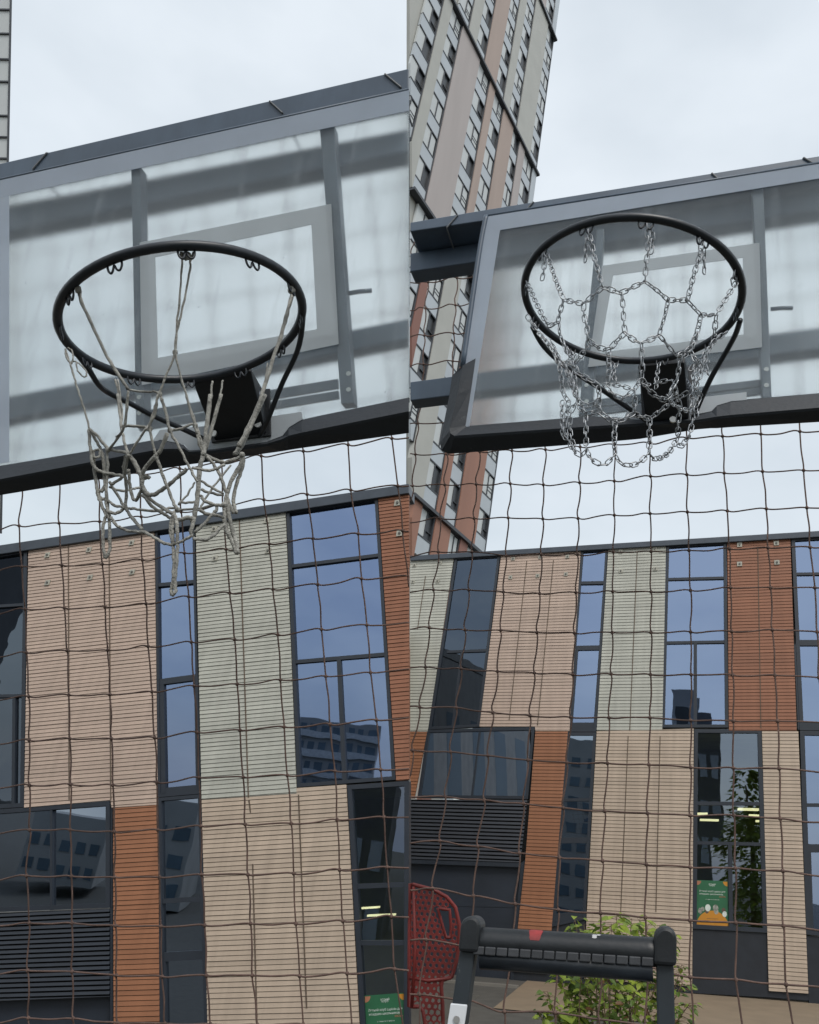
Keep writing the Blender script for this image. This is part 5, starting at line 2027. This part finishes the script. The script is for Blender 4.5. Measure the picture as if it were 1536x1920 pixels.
def far_tree(f, px, ptop, t, label, r=2.2):
    rnd = random.Random(int(px))
    p = mirror_pt(f, px, ptop, t)
    top = p[2]
    g = -2.5
    root = thing('tree', V(p[0], p[1], g), label, 'tree', 'trees behind the viewer')
    mb = MB()
    mb.tube([V(p[0], p[1], g), V(p[0] + .1, p[1], (top + g) * .5), V(p[0], p[1], top - .5)], [.18, .12, .03], 7)
    mb.build('trunk', 'bark', root, smooth=True)
    lv = MB()
    H = top - g
    lumps = [(rnd.uniform(0, 6.28), rnd.random(), rnd.uniform(.3, 1.0)) for _ in range(26)]
    for i in range(1100):
        la, lu, lr = rnd.choice(lumps)
        u = min(1, max(0, lu + rnd.gauss(0, .05)))
        zz = g + H * (.28 + .72 * u)
        rr = r * (1.05 - u) ** .5 * lr
        an = la + rnd.gauss(0, .5)
        q = rr * (.55 + .45 * rnd.random())
        c = V(p[0] + q * math.cos(an), p[1] + q * math.sin(an), zz)
        o = V(math.cos(an), math.sin(an), rnd.uniform(-.6, .3))
        leaf(lv, c, o, V(rnd.uniform(-.5, .5), rnd.uniform(-.5, .5), 1), rnd.uniform(.16, .36), .16, rnd.choice([0, 1, 1]))
    lv.build('crown', ['leaf', 'leafd'], root, fix=False)


def mirrored_side():
    flats(FR, 1255, 1325, 1295, 60, 'low dark flats with bands behind the viewer, mirrored in the wide upper window', 'farwall2')
    flats(FR, 1302, 1345, 1330, 34, 'narrow dark slab behind the viewer, mirrored above the right poster', 'farwall', balc=False, depth=6)
    flats(FR, 1040, 1125, 1390, 45, 'grey flats behind the viewer, mirrored in the narrow lower window', 'farwall2', balc=False, fine=True)
    far_tree(FR, 1395, 1440, 20, 'slim tree behind the viewer, mirrored above the right poster', 1.4)
    far_tree(FR, 1420, 1490, 17, 'short tree behind the viewer, mirrored beside the ceiling lights', 1.5)
    flats(FL, -100, 62, 850, 55, 'dark high block behind the viewer, mirrored at the left edge window', 'farwall', depth=14, balc=False)
    flats(FL, 565, 715, 1375, 55, 'banded flats behind the viewer, mirrored in the large blue window', 'farwall2', fine=True)
    flats(FL, 60, 205, 1530, 45, 'grey flats with small windows behind the viewer, mirrored above the left louvres', 'farwall2', balc=False, fine=True)
    flats(FL, 296, 385, 1510, 36, 'dark flats behind the viewer, mirrored in the narrow left window', 'farwall2', balc=False, fine=True)
    flats(FL, 655, 735, 1480, 30, 'dark slab behind the viewer, mirrored above the left poster', 'farwall', balc=False, depth=6)


# ------------------------------------------------------------------ light, sky, camera
def mu_in(N, L, mxs, b2):
    m = N.new('ShaderNodeVectorMath')
    m.operation = 'SCALE'
    L.new(mxs.outputs['Result'], m.inputs[0])
    L.new(m.outputs['Vector'], b2.inputs['Color'])
    return m.inputs['Scale']


def world_and_camera():
    w = bpy.data.worlds.new('World')
    SC.world = w
    w.use_nodes = True
    nt = w.node_tree
    N, L = nt.nodes, nt.links
    N.clear()
    out = N.new('ShaderNodeOutputWorld')
    sky = N.new('ShaderNodeTexSky')
    sky.sky_type = 'NISHITA'
    sky.sun_disc = False
    el, az = math.radians(52), math.radians(152)
    sky.sun_elevation = el
    sky.sun_rotation = az
    sky.air_density = 1.5
    sky.dust_density = 3
    b1 = N.new('ShaderNodeBackground')
    b1.inputs['Strength'].default_value = 0.05
    L.new(sky.outputs[0], b1.inputs['Color'])
    tc = N.new('ShaderNodeTexCoord')
    mp = N.new('ShaderNodeMapping')
    mp.inputs['Scale'].default_value = (1, 1, 2.0)
    nz = N.new('ShaderNodeTexNoise')
    nz.inputs['Scale'].default_value = 2.3
    nz.inputs['Detail'].default_value = 5
    nz.inputs['Roughness'].default_value = .5
    L.new(tc.outputs['Generated'], mp.inputs['Vector'])
    L.new(mp.outputs['Vector'], nz.inputs['Vector'])
    rp = N.new('ShaderNodeValToRGB')
    rp.color_ramp.elements[0].position = .36
    rp.color_ramp.elements[1].position = .62
    rp.color_ramp.elements[0].color = (0.585, 0.630, 0.652, 1)
    rp.color_ramp.elements[1].color = (0.745, 0.785, 0.803, 1)
    L.new(nz.outputs['Fac'], rp.inputs['Fac'])
    rq = N.new('ShaderNodeValToRGB')
    rq.color_ramp.elements[0].position = .38
    rq.color_ramp.elements[1].position = .60
    rq.color_ramp.elements[0].color = (0.44, 0.50, 0.60, 1)
    rq.color_ramp.elements[1].color = (0.86, 0.88, 0.86, 1)
    L.new(nz.outputs['Fac'], rq.inputs['Fac'])
    sx = N.new('ShaderNodeSeparateXYZ')
    L.new(tc.outputs['Generated'], sx.inputs['Vector'])
    mq = N.new('ShaderNodeMapRange')
    mq.interpolation_type = 'SMOOTHSTEP'
    mq.inputs['From Min'].default_value = -.1
    mq.inputs['From Max'].default_value = -.5
    L.new(sx.outputs['Y'], mq.inputs['Value'])
    mxs = N.new('ShaderNodeMix')
    mxs.data_type = 'RGBA'
    L.new(mq.outputs['Result'], mxs.inputs['Factor'])
    L.new(rp.outputs['Color'], mxs.inputs['A'])
    L.new(rq.outputs['Color'], mxs.inputs['B'])
    b2 = N.new('ShaderNodeBackground')
    b2.inputs['Strength'].default_value = 0.99
    ge = N.new('ShaderNodeMapRange')      # the cloud deck is thicker and greyer towards the front horizon
    ge.inputs['From Min'].default_value = .30
    ge.inputs['From Max'].default_value = .62
    ge.inputs['To Min'].default_value = .84
    ge.inputs['To Max'].default_value = 1.0
    L.new(sx.outputs['Z'], ge.inputs['Value'])
    fr_ = N.new('ShaderNodeMix')
    L.new(mq.outputs['Result'], fr_.inputs['Factor'])
    L.new(ge.outputs['Result'], fr_.inputs['A'])
    fr_.inputs['B'].default_value = 1.0
    L.new(fr_.outputs['Result'], mu_in(N, L, mxs, b2))
    ad = N.new('ShaderNodeAddShader')
    L.new(b1.outputs[0], ad.inputs[0])
    L.new(b2.outputs[0], ad.inputs[1])
    L.new(ad.outputs[0], out.inputs['Surface'])
    sd = bpy.data.lights.new('sun', 'SUN')
    sd.energy = 1.55
    sd.angle = math.radians(22)
    sd.color = (1, .965, .92)
    so = bpy.data.objects.new('sun', sd)
    COL.objects.link(so)
    # the sky's rotation 0 looks along +Y and turns clockwise
    d = Vector((math.sin(az) * math.cos(el), math.cos(az) * math.cos(el), math.sin(el)))
    so.rotation_euler = (-d).to_track_quat('-Z', 'Y').to_euler()
    so.location = d * 30
    cd = bpy.data.cameras.new('camera')
    cd.sensor_fit = 'VERTICAL'
    cd.sensor_height = 36
    cd.lens = 36 * F / 1920
    cd.clip_end = 2000
    cd.clip_start = .02
    co = bpy.data.objects.new('camera', cd)
    COL.objects.link(co)
    mm = Matrix([list(M[0]) + [CAM[0]], list(M[1]) + [CAM[1]], list(M[2]) + [CAM[2]], [0, 0, 0, 1]])
    co.matrix_world = mm
    SC.camera = co
    vs = SC.view_settings
    vs.view_transform = 'Standard'
    vs.look = 'None'
    vs.exposure = 0
    vs.gamma = 1
    vs.use_curve_mapping = False
    SC.render.engine = 'CYCLES'
    cy = SC.cycles
    cy.max_bounces = 8
    cy.transmission_bounces = 6
    cy.transparent_max_bounces = 10
    cy.glossy_bounces = 4
    cy.diffuse_bounces = 3
    cy.caustics_reflective = False
    cy.caustics_refractive = True
    cy.use_denoising = True


world_and_camera()
ground()
school_right()
school_left()
tower()
tower_left()
board('R')
board('L')
rails('R')
rails('L')
hoop('R')
hoop('L')
rope_net()
chain_net()
FNR = barrier('R')
barrier('L')
handle()
red_panel(FNR)
shrub()
poster(FR, [(1306, 1650), (1366, 1652), (1366.5, 1739), (1306, 1736)], 'green poster with orange half circle on the right building window')
poster(FL, [(683, 1867), (SL - 1, 1863), (SL + 0, 1985), (687, 1990)], 'green poster cut off at the bottom of the left building window')
mirrored_side()
